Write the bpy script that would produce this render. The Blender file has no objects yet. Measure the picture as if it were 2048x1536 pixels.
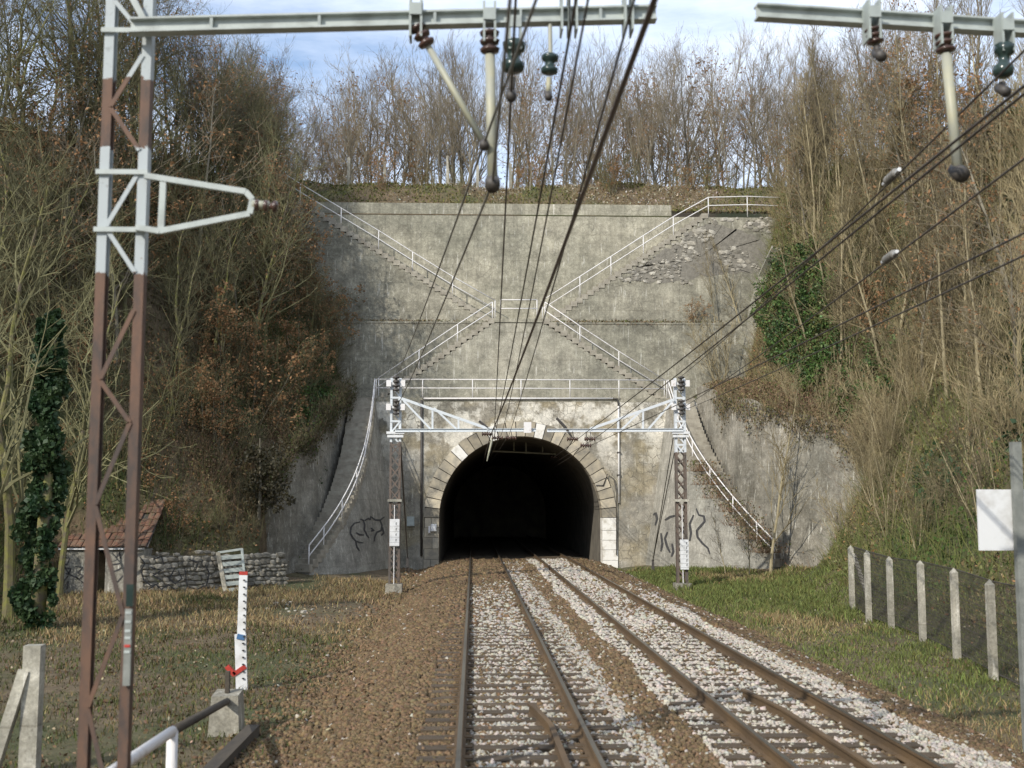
import bpy, math, random
import numpy as np
from mathutils import Vector, Matrix
from mathutils.bvhtree import BVHTree

# ------------------------------------------------------------------ camera
FPX = 2300.0; EYE = 2.68
PITCH = math.atan(241/FPX); YAW = math.atan(77/FPX*math.cos(PITCH))
scene = bpy.context.scene
COL = scene.collection
cam_d = bpy.data.cameras.new('camera'); cam = bpy.data.objects.new('camera', cam_d); COL.objects.link(cam)
cam_d.sensor_width = 36; cam_d.lens = FPX/2048*36; cam_d.clip_start = 0.1; cam_d.clip_end = 3000
cam_d.dof.use_dof = True; cam_d.dof.focus_distance = 48; cam_d.dof.aperture_fstop = 1.8
cam.location = (0, 0, EYE); cam.rotation_euler = (math.pi/2 + PITCH, 0, -YAW)
scene.camera = cam

# ------------------------------------------------------------------ light
SUN_AZ, SUN_EL = math.radians(-141), math.radians(34)      # azimuth of the sun from +Y towards +X
world = bpy.data.worlds.new('World'); scene.world = world; world.use_nodes = True
wn = world.node_tree.nodes; wl = world.node_tree.links; wn.clear()
wout = wn.new('ShaderNodeOutputWorld'); wbg = wn.new('ShaderNodeBackground')
sky = wn.new('ShaderNodeTexSky'); sky.sky_type = 'NISHITA'; sky.sun_disc = False
sky.sun_elevation = SUN_EL; sky.sun_rotation = SUN_AZ % (2*math.pi); sky.air_density = 1.0; sky.dust_density = 0.6; sky.ozone_density = 2.0
tcw = wn.new('ShaderNodeTexCoord'); mpw = wn.new('ShaderNodeMapping'); mpw.inputs['Scale'].default_value = (1.2, 1.2, 5.0)
mpw.inputs['Rotation'].default_value = (0.0, 0.25, 0.4)
nzw = wn.new('ShaderNodeTexNoise'); nzw.inputs['Scale'].default_value = 2.6; nzw.inputs['Detail'].default_value = 9; nzw.inputs['Roughness'].default_value = 0.62
crw = wn.new('ShaderNodeValToRGB'); crw.color_ramp.elements[0].position = 0.24; crw.color_ramp.elements[1].position = 0.60
crw.color_ramp.elements[1].color = (0.8, 0.8, 0.8, 1)
mxw = wn.new('ShaderNodeMix'); mxw.data_type = 'RGBA'; mxw.inputs['B'].default_value = (6.0, 6.5, 7.4, 1)
wl.new(tcw.outputs['Generated'], mpw.inputs['Vector']); wl.new(mpw.outputs['Vector'], nzw.inputs['Vector'])
wl.new(nzw.outputs['Fac'], crw.inputs['Fac']); wl.new(crw.outputs['Color'], mxw.inputs['Factor'])
wl.new(sky.outputs['Color'], mxw.inputs['A']); wl.new(mxw.outputs['Result'], wbg.inputs['Color'])
wbg.inputs['Strength'].default_value = 0.15; wl.new(wbg.outputs['Background'], wout.inputs['Surface'])
sd = bpy.data.lights.new('sun', 'SUN'); sd.energy = 2.9; sd.angle = math.radians(0.6); sd.color = (1.0, 0.94, 0.84)
sun = bpy.data.objects.new('sun', sd); COL.objects.link(sun)
to_sun = Vector((math.sin(SUN_AZ)*math.cos(SUN_EL), math.cos(SUN_AZ)*math.cos(SUN_EL), math.sin(SUN_EL)))
sun.rotation_euler = to_sun.to_track_quat('Z', 'Y').to_euler(); sun.location = to_sun*60
scene.view_settings.view_transform = 'Standard'; scene.view_settings.look = 'None'
scene.view_settings.gamma = 1; scene.view_settings.use_curve_mapping = False; scene.view_settings.exposure = 0.44
scene.render.engine = 'CYCLES'

# ------------------------------------------------------------------ photo pixel -> place
_F = Vector((math.sin(YAW)*math.cos(PITCH), math.cos(YAW)*math.cos(PITCH), math.sin(PITCH)))
_R = Vector((math.cos(YAW), -math.sin(YAW), 0)); _U = _R.cross(_F); _C = Vector((0, 0, EYE))
def ray(u, v): return _F + _R*((u-1024)/FPX) - _U*((v-768)/FPX)
def W(u, v, Y): d = ray(u, v); return _C + d*(Y/d.y)          # on the plane y = Y
def G(u, v, z): d = ray(u, v); return _C + d*((z-EYE)/d.z)    # on the level z

rnd = random.Random(7); nrg = np.random.default_rng(11)

# ------------------------------------------------------------------ materials
MATS = {}
def nt(name):
    m = bpy.data.materials.new(name); m.use_nodes = True; MATS[name] = m
    n = m.node_tree.nodes; l = m.node_tree.links
    b = n['Principled BSDF']
    return m, n, l, b
def noise(n, l, scale, detail=6, rough=0.6, vec=None, stretch=None):
    t = n.new('ShaderNodeTexNoise'); t.inputs['Scale'].default_value = scale; t.inputs['Detail'].default_value = detail; t.inputs['Roughness'].default_value = rough
    if vec is None:
        g = n.new('ShaderNodeNewGeometry'); vec = g.outputs['Position']
    if stretch:
        mp = n.new('ShaderNodeMapping'); mp.inputs['Scale'].default_value = stretch; l.new(vec, mp.inputs['Vector']); vec = mp.outputs['Vector']
    l.new(vec, t.inputs['Vector']); return t.outputs['Fac']
def ramp(n, l, fac, p0, p1, c0=(0, 0, 0), c1=(1, 1, 1)):
    r = n.new('ShaderNodeValToRGB'); e = r.color_ramp.elements
    e[0].position = p0; e[1].position = p1; e[0].color = (*c0, 1); e[1].color = (*c1, 1); l.new(fac, r.inputs['Fac']); return r.outputs['Color']
def mix(n, l, fac, a, b, mode='MIX'):
    x = n.new('ShaderNodeMix'); x.data_type = 'RGBA'; x.blend_type = mode
    for s, k in ((fac, 'Factor'), (a, 'A'), (b, 'B')):
        if isinstance(s, (int, float)): x.inputs[k].default_value = s
        elif isinstance(s, tuple): x.inputs[k].default_value = (*s, 1)
        else: l.new(s, x.inputs[k])
    return x.outputs['Result']
def bump(n, l, b, h, strength, dist=0.02):
    bp = n.new('ShaderNodeBump'); bp.inputs['Strength'].default_value = strength; bp.inputs['Distance'].default_value = dist
    l.new(h, bp.inputs['Height']); l.new(bp.outputs['Normal'], b.inputs['Normal'])
def objrand(n, l, a, c):
    o = n.new('ShaderNodeObjectInfo'); return ramp(n, l, o.outputs['Random'], 0, 1, a, c)

def simple(name, c1, c2, scale=6, rough=0.85, lo=0.35, hi=0.65, bs=0.3, bd=0.01, metal=0, stretch=None, var=None):
    m, n, l, b = nt(name)
    f = noise(n, l, scale, stretch=stretch)
    c = mix(n, l, ramp(n, l, f, lo, hi), c1, c2)
    if var: c = mix(n, l, 1.0, c, objrand(n, l, (1-var,)*3, (1+var,)*3), 'MULTIPLY')
    l.new(c, b.inputs['Base Color']); b.inputs['Roughness'].default_value = rough; b.inputs['Metallic'].default_value = metal
    if bs: bump(n, l, b, noise(n, l, scale*5), bs, bd)
    return m

def concrete(name, base, dark, light, stain=(0.16, 0.15, 0.11), cracks=0.0, white=0.0, tan=0.0, wz=None):
    m, n, l, b = nt(name)
    f1 = noise(n, l, 0.55, 8, 0.65); f2 = noise(n, l, 3.5, 8, 0.7); fs = noise(n, l, 1.3, 6, 0.6, stretch=(1.0, 1.0, 0.13))
    c = mix(n, l, ramp(n, l, f1, 0.38, 0.64), dark, base)
    c = mix(n, l, ramp(n, l, f2, 0.50, 0.78), c, light)
    st = ramp(n, l, fs, 0.50, 0.74); sc = mix(n, l, st, (0, 0, 0), (0.55,)*3)
    c = mix(n, l, sc, c, stain)
    fd = noise(n, l, 1.0, 5, 0.6, stretch=(5.0, 5.0, 0.22)); c = mix(n, l, ramp(n, l, fd, 0.50, 0.66, (0, 0, 0), (0.6,)*3), c, tuple(x*0.60 for x in base))
    fw = noise(n, l, 2.2, 4, 0.5, stretch=(4.2, 4.2, 0.5))
    c = mix(n, l, ramp(n, l, fw, 0.62, 0.69, (0, 0, 0), (0.75,)*3), c, (0.68, 0.66, 0.59))
    if tan:
        c = mix(n, l, ramp(n, l, noise(n, l, 0.8, 4, 0.5), 0.48, 0.62, (0, 0, 0), (tan,)*3), c, (0.46, 0.37, 0.20))
    if white:
        g = n.new('ShaderNodeNewGeometry'); sx = n.new('ShaderNodeSeparateXYZ'); l.new(g.outputs['Position'], sx.inputs[0])
        mr = n.new('ShaderNodeMapRange'); mr.inputs['From Min'].default_value = wz[0]; mr.inputs['From Max'].default_value = wz[1]; l.new(sx.outputs['Z'], mr.inputs['Value'])
        wv = ramp(n, l, noise(n, l, 0.9, 7, 0.65), 0.46, 0.54); wv = mix(n, l, 1.0, wv, ramp(n, l, mr.outputs['Result'], 0, 1, (0.12,)*3, (white,)*3), 'MULTIPLY')
        c = mix(n, l, wv, c, (0.80, 0.77, 0.69))
    f3 = noise(n, l, 22, 4, 0.7)
    c = mix(n, l, 0.6, c, ramp(n, l, f3, 0.3, 0.7, (0.5,)*3, (1.35,)*3), 'MULTIPLY')
    c = mix(n, l, 0.9, c, ramp(n, l, noise(n, l, 1.5, 8, 0.72), 0.36, 0.66, (0.66,)*3, (1.16,)*3), 'MULTIPLY')
    c = mix(n, l, 0.35, c, ramp(n, l, noise(n, l, 2.0, 5, 0.6, stretch=(0.25, 0.25, 2.2)), 0.38, 0.62, (0.78,)*3, (1.08,)*3), 'MULTIPLY')
    c = mix(n, l, 0.9, c, ramp(n, l, noise(n, l, 7.0, 6, 0.75), 0.36, 0.66, (0.84,)*3, (1.12,)*3), 'MULTIPLY')
    c = mix(n, l, 0.9, c, ramp(n, l, noise(n, l, 0.22, 5, 0.6), 0.36, 0.62, (0.74, 0.75, 0.72), (1.14, 1.12, 1.08)), 'MULTIPLY')
    g4 = n.new('ShaderNodeNewGeometry'); s4 = n.new('ShaderNodeSeparateXYZ'); l.new(g4.outputs['Position'], s4.inputs[0]); c4 = n.new('ShaderNodeCombineXYZ'); l.new(s4.outputs['X'], c4.inputs[0]); l.new(s4.outputs['Z'], c4.inputs[1])
    bk = n.new('ShaderNodeTexBrick'); bk.inputs['Scale'].default_value = 1.0; bk.inputs['Brick Width'].default_value = 4.3; bk.inputs['Row Height'].default_value = 1.45; bk.inputs['Mortar Size'].default_value = 0.018; bk.inputs['Mortar Smooth'].default_value = 0.6; bk.inputs['Color1'].default_value = (1, 1, 1, 1); bk.inputs['Color2'].default_value = (0.93, 0.93, 0.92, 1); bk.inputs['Mortar'].default_value = (0.6, 0.58, 0.54, 1); l.new(c4.outputs[0], bk.inputs['Vector'])
    c = mix(n, l, ramp(n, l, noise(n, l, 0.5, 4, 0.6), 0.42, 0.6, (0.1,)*3, (0.75,)*3), c, mix(n, l, 1.0, c, bk.outputs['Color'], 'MULTIPLY'))
    h = f2
    if cracks:
        g = n.new('ShaderNodeNewGeometry'); v = n.new('ShaderNodeTexVoronoi'); v.feature = 'DISTANCE_TO_EDGE'; v.inputs['Scale'].default_value = 2.3
        w = n.new('ShaderNodeTexNoise'); w.inputs['Scale'].default_value = 3.0; l.new(g.outputs['Position'], w.inputs['Vector'])
        ad = n.new('ShaderNodeMix'); ad.data_type = 'RGBA'; ad.blend_type = 'LINEAR_LIGHT'; ad.inputs['Factor'].default_value = 0.12
        l.new(g.outputs['Position'], ad.inputs['A']); l.new(w.outputs['Color'], ad.inputs['B']); l.new(ad.outputs['Result'], v.inputs['Vector'])
        k = ramp(n, l, v.outputs['Distance'], 0.008, 0.035, (1, 1, 1), (0, 0, 0))
        k = mix(n, l, 1.0, k, ramp(n, l, noise(n, l, 0.6, 3, 0.5), 0.42, 0.6, (0, 0, 0), (cracks,)*3), 'MULTIPLY')
        c = mix(n, l, k, c, (0.10, 0.09, 0.07))
    l.new(c, b.inputs['Base Color']); b.inputs['Roughness'].default_value = 0.92
    bump(n, l, b, h, 0.55, 0.05)
    return m

def vcol(name, rough=0.9, var=0.0, trans=0.0, bs=0):
    m, n, l, b = nt(name); a = n.new('ShaderNodeVertexColor'); a.layer_name = 'col'; c = a.outputs['Color']
    if var: c = mix(n, l, 1.0, c, objrand(n, l, (1-var,)*3, (1+var,)*3), 'MULTIPLY')
    l.new(c, b.inputs['Base Color']); b.inputs['Roughness'].default_value = rough
    b.inputs['Specular IOR Level'].default_value = 0.2
    return m

def banded(name, zs, paint=(0.62, 0.66, 0.68), rust=(0.16, 0.075, 0.04), first_rust=True, rust2=(0.08, 0.055, 0.045)):
    """painted steel: bare rusty and painted lengths change at the heights zs"""
    m, n, l, b = nt(name)
    g = n.new('ShaderNodeNewGeometry'); sx = n.new('ShaderNodeSeparateXYZ'); l.new(g.outputs['Position'], sx.inputs[0])
    nz = noise(n, l, 14, 4, 0.7); ma = n.new('ShaderNodeMath'); ma.operation = 'MULTIPLY_ADD'; ma.inputs[1].default_value = 0.16; l.new(nz, ma.inputs[0]); l.new(sx.outputs['Z'], ma.inputs[2])
    s = None
    for i, z in enumerate(zs):
        t = n.new('ShaderNodeMath'); t.operation = 'GREATER_THAN'; t.inputs[1].default_value = z+0.08; l.new(ma.outputs[0], t.inputs[0])
        if s is None: s = t.outputs[0]
        else:
            q = n.new('ShaderNodeMath'); q.operation = 'SUBTRACT' if i % 2 else 'ADD'; l.new(s, q.inputs[0]); l.new(t.outputs[0], q.inputs[1]); s = q.outputs[0]
    fr = noise(n, l, 5, 6, 0.7, stretch=(1, 1, 0.35))
    rc = mix(n, l, ramp(n, l, fr, 0.4, 0.6), rust, rust2)
    pc = mix(n, l, ramp(n, l, noise(n, l, 9, 6, 0.7), 0.60, 0.72), paint, tuple(x*0.55 for x in paint))
    pc = mix(n, l, ramp(n, l, noise(n, l, 18, 4, 0.7), 0.66, 0.74, (0, 0, 0), (0.8,)*3), pc, (0.25, 0.13, 0.07))
    c = mix(n, l, s, rc, pc)
    l.new(c, b.inputs['Base Color']); b.inputs['Roughness'].default_value = 0.7
    bump(n, l, b, fr, 0.25, 0.01)
    return m

concrete('facade', (0.42, 0.385, 0.32), (0.21, 0.20, 0.17), (0.50, 0.475, 0.41), cracks=0.85, white=0.85, tan=0.35, wz=(4.2, 6.3))
concrete('upper_wall', (0.46, 0.435, 0.345), (0.36, 0.34, 0.27), (0.54, 0.515, 0.42), cracks=0.5)
concrete('mid_wall', (0.44, 0.415, 0.335), (0.28, 0.265, 0.212), (0.54, 0.515, 0.42), cracks=0.55)
concrete('front_wall', (0.48, 0.455, 0.375), (0.33, 0.317, 0.26), (0.56, 0.535, 0.45), cracks=0.4)
concrete('wing', (0.44, 0.425, 0.375), (0.32, 0.308, 0.275), (0.43, 0.42, 0.38), stain=(0.2, 0.19, 0.16))
concrete('rough_wall', (0.40, 0.375, 0.32), (0.20, 0.185, 0.15), (0.45, 0.43, 0.38), stain=(0.12, 0.11, 0.08))
concrete('post_concrete', (0.50, 0.48, 0.41), (0.38, 0.36, 0.30), (0.62, 0.60, 0.54))
concrete('block_concrete', (0.42, 0.40, 0.34), (0.30, 0.28, 0.23), (0.52, 0.50, 0.44))
concrete('hut_plaster', (0.44, 0.42, 0.37), (0.30, 0.28, 0.24), (0.55, 0.53, 0.47))
simple('step', (0.25, 0.225, 0.18), (0.40, 0.37, 0.30), 2.6, 0.95, bs=0.6, bd=0.03)
simple('voussoir', (0.47, 0.41, 0.30), (0.28, 0.255, 0.205), 2.6, 0.9, bs=0.5, bd=0.02, var=0.35)
simple('whitewash', (0.80, 0.78, 0.72), (0.45, 0.41, 0.33), 3.0, 0.9, lo=0.5, hi=0.75, bs=0.4, bd=0.02)
simple('mortar', (0.045, 0.04, 0.035), (0.08, 0.07, 0.06), 5)
simple('wall_mortar', (0.16, 0.148, 0.122), (0.26, 0.24, 0.20), 5, bs=0.8, bd=0.03)
simple('tunnel_lining', (0.20, 0.18, 0.145), (0.11, 0.10, 0.082), 1.2, 0.95)
simple('white_pipe', (0.74, 0.72, 0.70), (0.50, 0.42, 0.37), 7, 0.55, lo=0.56, hi=0.74, bs=0.1)
simple('white_paint', (0.70, 0.71, 0.71), (0.46, 0.45, 0.42), 4, 0.55, lo=0.48, hi=0.78, bs=0.05)
simple('post_paint', (0.17, 0.18, 0.165), (0.26, 0.27, 0.245), 6, 0.6)
simple('grey_paint', (0.36, 0.40, 0.375), (0.28, 0.31, 0.30), 6, 0.55, lo=0.45, hi=0.7, bs=0.1)
simple('beam_paint', (0.44, 0.48, 0.455), (0.31, 0.335, 0.315), 5, 0.55, lo=0.45, hi=0.7, bs=0.1)
simple('pale_rod', (0.42, 0.40, 0.27), (0.33, 0.34, 0.29), 5, 0.5, bs=0.05)
simple('insulator', (0.10, 0.055, 0.04), (0.055, 0.035, 0.03), 6, 0.2, bs=0)
simple('green_insulator', (0.035, 0.058, 0.052), (0.02, 0.036, 0.033), 6, 0.15, bs=0)
simple('dark_steel', (0.045, 0.042, 0.04), (0.08, 0.07, 0.06), 8, 0.55, bs=0.1)
simple('wire', (0.035, 0.028, 0.024), (0.06, 0.045, 0.035), 4, 0.5, bs=0)
simple('copper_wire', (0.05, 0.032, 0.026), (0.075, 0.05, 0.04), 4, 0.45, bs=0)
simple('grey_wire', (0.15, 0.145, 0.13), (0.20, 0.19, 0.17), 4, 0.6, bs=0)
simple('rail_rust', (0.135, 0.085, 0.040), (0.085, 0.056, 0.03), 3, 0.85, bs=0.3, stretch=(1, 0.3, 1))
simple('rail_head', (0.17, 0.155, 0.125), (0.11, 0.10, 0.085), 3, 0.34, bs=0.05, metal=0.6, stretch=(1, 0.1, 1))
simple('sleeper', (0.12, 0.085, 0.05), (0.06, 0.045, 0.03), 7, 0.9, bs=0.7, bd=0.02, stretch=(0.3, 3, 3), var=0.25)
simple('timber', (0.085, 0.07, 0.05), (0.05, 0.042, 0.034), 4, 0.9, bs=0.5, stretch=(2, 0.4, 2))
simple('bed_ballast', (0.10, 0.075, 0.048), (0.17, 0.14, 0.10), 9, 0.95, bs=1.0, bd=0.04)
simple('roof_tile', (0.19, 0.085, 0.05), (0.12, 0.09, 0.06), 4, 0.85, bs=0.4, var=0.35)
simple('rubble', (0.37, 0.34, 0.28), (0.21, 0.195, 0.16), 3, 0.95, bs=0.8, bd=0.03, var=0.4)
simple('rubble_pale', (0.46, 0.43, 0.36), (0.24, 0.225, 0.195), 3, 0.95, bs=0.8, bd=0.03, var=0.35)
simple('graffiti', (0.03, 0.03, 0.033), (0.07, 0.07, 0.07), 9, 0.7, bs=0)
simple('graffiti_pale', (0.30, 0.30, 0.30), (0.22, 0.22, 0.22), 9, 0.7, bs=0)
simple('red_paint', (0.50, 0.045, 0.03), (0.32, 0.03, 0.02), 9, 0.5, bs=0)
simple('blue_paint', (0.06, 0.16, 0.32), (0.05, 0.12, 0.25), 9, 0.5, bs=0)
simple('black_paint', (0.02, 0.02, 0.02), (0.03, 0.03, 0.03), 9, 0.6, bs=0)
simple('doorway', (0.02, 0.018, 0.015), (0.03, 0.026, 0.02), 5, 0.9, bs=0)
simple('bark_grey', (0.23, 0.205, 0.15), (0.13, 0.115, 0.082), 9, 0.95, bs=0.8, bd=0.02, stretch=(1, 1, 0.3), var=0.3)
simple('bark_moss', (0.20, 0.20, 0.055), (0.14, 0.115, 0.08), 5, 0.95, bs=0.8, bd=0.02, var=0.25)
simple('bark_tan', (0.36, 0.31, 0.19), (0.24, 0.20, 0.12), 7, 0.95, bs=0.6, bd=0.01, stretch=(1, 1, 0.3), var=0.25)
simple('twig_grey', (0.205, 0.17, 0.115), (0.145, 0.12, 0.08), 3, 0.95, bs=0, var=0.35)
simple('twig_dark', (0.155, 0.145, 0.07), (0.105, 0.10, 0.05), 3, 0.95, bs=0, var=0.5)
simple('twig_tan', (0.24, 0.195, 0.105), (0.165, 0.135, 0.075), 3, 0.95, bs=0, var=0.5)
simple('twig_moss', (0.12, 0.115, 0.045), (0.095, 0.08, 0.045), 3, 0.95, bs=0, var=0.3)
def leafmat(name, c1, c2, rough):
    m, n, l, b = nt(name); f = noise(n, l, 2.2, 3)
    c = mix(n, l, ramp(n, l, f, 0.35, 0.65), c1, c2); c = mix(n, l, 1.0, c, objrand(n, l, (0.75,)*3, (1.3,)*3), 'MULTIPLY')
    l.new(c, b.inputs['Base Color']); b.inputs['Roughness'].default_value = rough
    tr = n.new('ShaderNodeBsdfTranslucent'); l.new(c, tr.inputs['Color']); ms = n.new('ShaderNodeMixShader'); ms.inputs[0].default_value = 0.3
    l.new(b.outputs[0], ms.inputs[1]); l.new(tr.outputs[0], ms.inputs[2]); l.new(ms.outputs[0], n['Material Output'].inputs['Surface'])
leafmat('leaf_brown', (0.35, 0.195, 0.09), (0.23, 0.13, 0.062), 0.8)
leafmat('leaf_ivy', (0.06, 0.155, 0.03), (0.12, 0.20, 0.05), 0.45)
leafmat('leaf_dark', (0.055, 0.045, 0.022), (0.03, 0.03, 0.014), 0.6)
leafmat('leaf_ivy_dark', (0.02, 0.055, 0.02), (0.05, 0.085, 0.03), 0.6)
vcol('ballast'); vcol('grass'); vcol('brush'); vcol('ivy_leaf', 0.5)

def soil():
    m, n, l, b = nt('soil')
    f = noise(n, l, 0.22, 6, 0.6); f2 = noise(n, l, 2.5, 8, 0.7); f3 = noise(n, l, 30, 4, 0.7)
    c = mix(n, l, ramp(n, l, f2, 0.35, 0.65), (0.085, 0.06, 0.035), (0.19, 0.145, 0.085))
    c = mix(n, l, ramp(n, l, f, 0.45, 0.58, (0, 0, 0), (0.75,)*3), c, (0.055, 0.075, 0.022))
    c = mix(n, l, 0.6, c, ramp(n, l, f3, 0.3, 0.7, (0.45,)*3, (1.4,)*3), 'MULTIPLY')
    l.new(c, b.inputs['Base Color']); b.inputs['Roughness'].default_value = 1.0; bump(n, l, b, f2, 0.9, 0.12)
soil()

# ------------------------------------------------------------------ mesh helpers
ORG = {}
def v3(p): return Vector(p)
class MB:
    def __init__(s): s.v = []; s.f = []
    def add(s, vs, fs):
        o = len(s.v); s.v += [tuple(p) for p in vs]; s.f += [tuple(i+o for i in f) for f in fs]; return s
    def box(s, a, b):
        (x0, y0, z0), (x1, y1, z1) = a, b
        return s.add([(x0, y0, z0), (x1, y0, z0), (x1, y1, z0), (x0, y1, z0), (x0, y0, z1), (x1, y0, z1), (x1, y1, z1), (x0, y1, z1)],
                     [(0, 3, 2, 1), (4, 5, 6, 7), (0, 1, 5, 4), (1, 2, 6, 5), (2, 3, 7, 6), (3, 0, 4, 7)])
    def bar(s, a, b, w, h, up=(0, 0, 1)):
        """rectangular bar from a to b: w across, h along up"""
        a, b = v3(a), v3(b); d = (b-a).normalized(); u = v3(up)
        if abs(d.dot(u)) > 0.95: u = Vector((0, 1, 0))
        r = d.cross(u).normalized(); u = r.cross(d).normalized()
        vs = [p + r*(w/2*i) + u*(h/2*j) for p in (a, b) for i, j in ((-1, -1), (1, -1), (1, 1), (-1, 1))]
        return s.add(vs, [(0, 1, 2, 3), (7, 6, 5, 4), (0, 4, 5, 1), (1, 5, 6, 2), (2, 6, 7, 3), (3, 7, 4, 0)])
    def tube(s, pts, r, k=6, cap=True):
        pts = [v3(p) for p in pts]; n = len(pts); rs = r if isinstance(r, (list, tuple)) else [r]*n
        vs = []; u = None
        for i in range(n):
            d = (pts[min(i+1, n-1)]-pts[max(i-1, 0)]).normalized()
            if u is None: u = d.orthogonal().normalized()
            else:
                u = (u - d*u.dot(d)); u = u.normalized() if u.length > 1e-6 else d.orthogonal().normalized()
            w = d.cross(u)
            for j in range(k):
                t = 2*math.pi*j/k; vs.append(pts[i] + (u*math.cos(t)+w*math.sin(t))*rs[i])
        fs = [(i*k+j, i*k+(j+1) % k, (i+1)*k+(j+1) % k, (i+1)*k+j) for i in range(n-1) for j in range(k)]
        if cap: fs += [tuple(range(k))[::-1], tuple((n-1)*k+j for j in range(k))]
        return s.add(vs, fs)
    def prism(s, poly, y0, y1):
        """polygon of (x, z) extruded along y"""
        n = len(poly); vs = [(x, y0, z) for x, z in poly] + [(x, y1, z) for x, z in poly]
        fs = [tuple(range(n))[::-1], tuple(range(n, 2*n))] + [(i, (i+1) % n, n+(i+1) % n, n+i) for i in range(n)]
        return s.add(vs, fs)
    def build(s, name, mat, parent=None, smooth=False, origin=None):
        o3 = ORG.get(parent.name, Vector()) if parent else Vector(origin or (0, 0, 0))
        me = bpy.data.meshes.new(name)
        me.from_pydata([(x-o3.x, y-o3.y, z-o3.z) for x, y, z in s.v], [], s.f); me.update()
        if mat: me.materials.append(MATS[mat])
        if smooth: me.polygons.foreach_set('use_smooth', [True]*len(me.polygons))
        o = bpy.data.objects.new(name, me); COL.objects.link(o)
        if parent: o.parent = parent
        else: o.location = o3
        ORG[o.name] = o3.copy()
        return o
def thing(name, label, cat, loc=(0, 0, 0), group=None):
    o = bpy.data.objects.new(name, None); COL.objects.link(o); o.location = loc; o.empty_display_size = 0.3
    ORG[o.name] = Vector(loc); tag(o, label, cat, group); return o
def tag(o, label, cat, group=None):
    o['label'] = label; o['category'] = cat
    if group: o['group'] = group
    return o
def kind(o, k, label=None):
    o['kind'] = k
    if label: o['label'] = label
    return o
def npmesh(name, verts, faces, mat, cols=None, parent=None):
    """verts (n,3), faces (m,k) arrays, optional one colour per vertex"""
    me = bpy.data.meshes.new(name); n, k = faces.shape
    me.vertices.add(len(verts)); me.vertices.foreach_set('co', verts.astype(np.float32).ravel())
    me.loops.add(n*k); me.loops.foreach_set('vertex_index', faces.astype(np.int32).ravel())
    me.polygons.add(n); me.polygons.foreach_set('loop_start', np.arange(0, n*k, k, dtype=np.int32))
    me.update(calc_edges=True)
    if cols is not None:
        a = me.color_attributes.new('col', 'FLOAT_COLOR', 'POINT')
        a.data.foreach_set('color', np.hstack([cols, np.ones((len(cols), 1))]).astype(np.float32).ravel())
    me.materials.append(MATS[mat]); me.validate()
    o = bpy.data.objects.new(name, me); COL.objects.link(o)
    if parent: o.parent = parent; o.location = -ORG[parent.name]
    ORG[o.name] = Vector(); return o
_cube = MB().box((-.5, -.5, -.5), (.5, .5, .5))
UNIT = bpy.data.meshes.new('unit_block'); UNIT.from_pydata(_cube.v, [], _cube.f)
UNITS = {}
def piece(name, mat, parent, loc, size, rotz=0.0, mesh=None):
    key = (mat, mesh.name if mesh else '')
    if key not in UNITS:
        m = (mesh or UNIT).copy(); m.materials.clear(); m.materials.append(MATS[mat]); UNITS[key] = m
    o = bpy.data.objects.new(name, UNITS[key]); COL.objects.link(o)
    o.parent = parent; o.location = v3(loc)-ORG[parent.name]; o.scale = size; o.rotation_euler = (0, 0, rotz); return o
def rock_mesh(seed, jit=0.22, sub=1):
    import bmesh
    r = random.Random(seed); bm = bmesh.new(); bmesh.ops.create_icosphere(bm, subdivisions=sub, radius=0.55)
    for v in bm.verts:
        c = v.co; m = max(abs(c.x), abs(c.y), abs(c.z)); c *= (1-0.55)+0.55*0.5/m
        c.x *= 1+r.uniform(-jit, jit); c.y *= 1+r.uniform(-jit, jit); c.z *= 1+r.uniform(-jit, jit)
    me = bpy.data.meshes.new('stone_shape%d' % seed); bm.to_mesh(me); bm.free(); return me
ROCKS = [rock_mesh(i) for i in range(5)]

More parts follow.
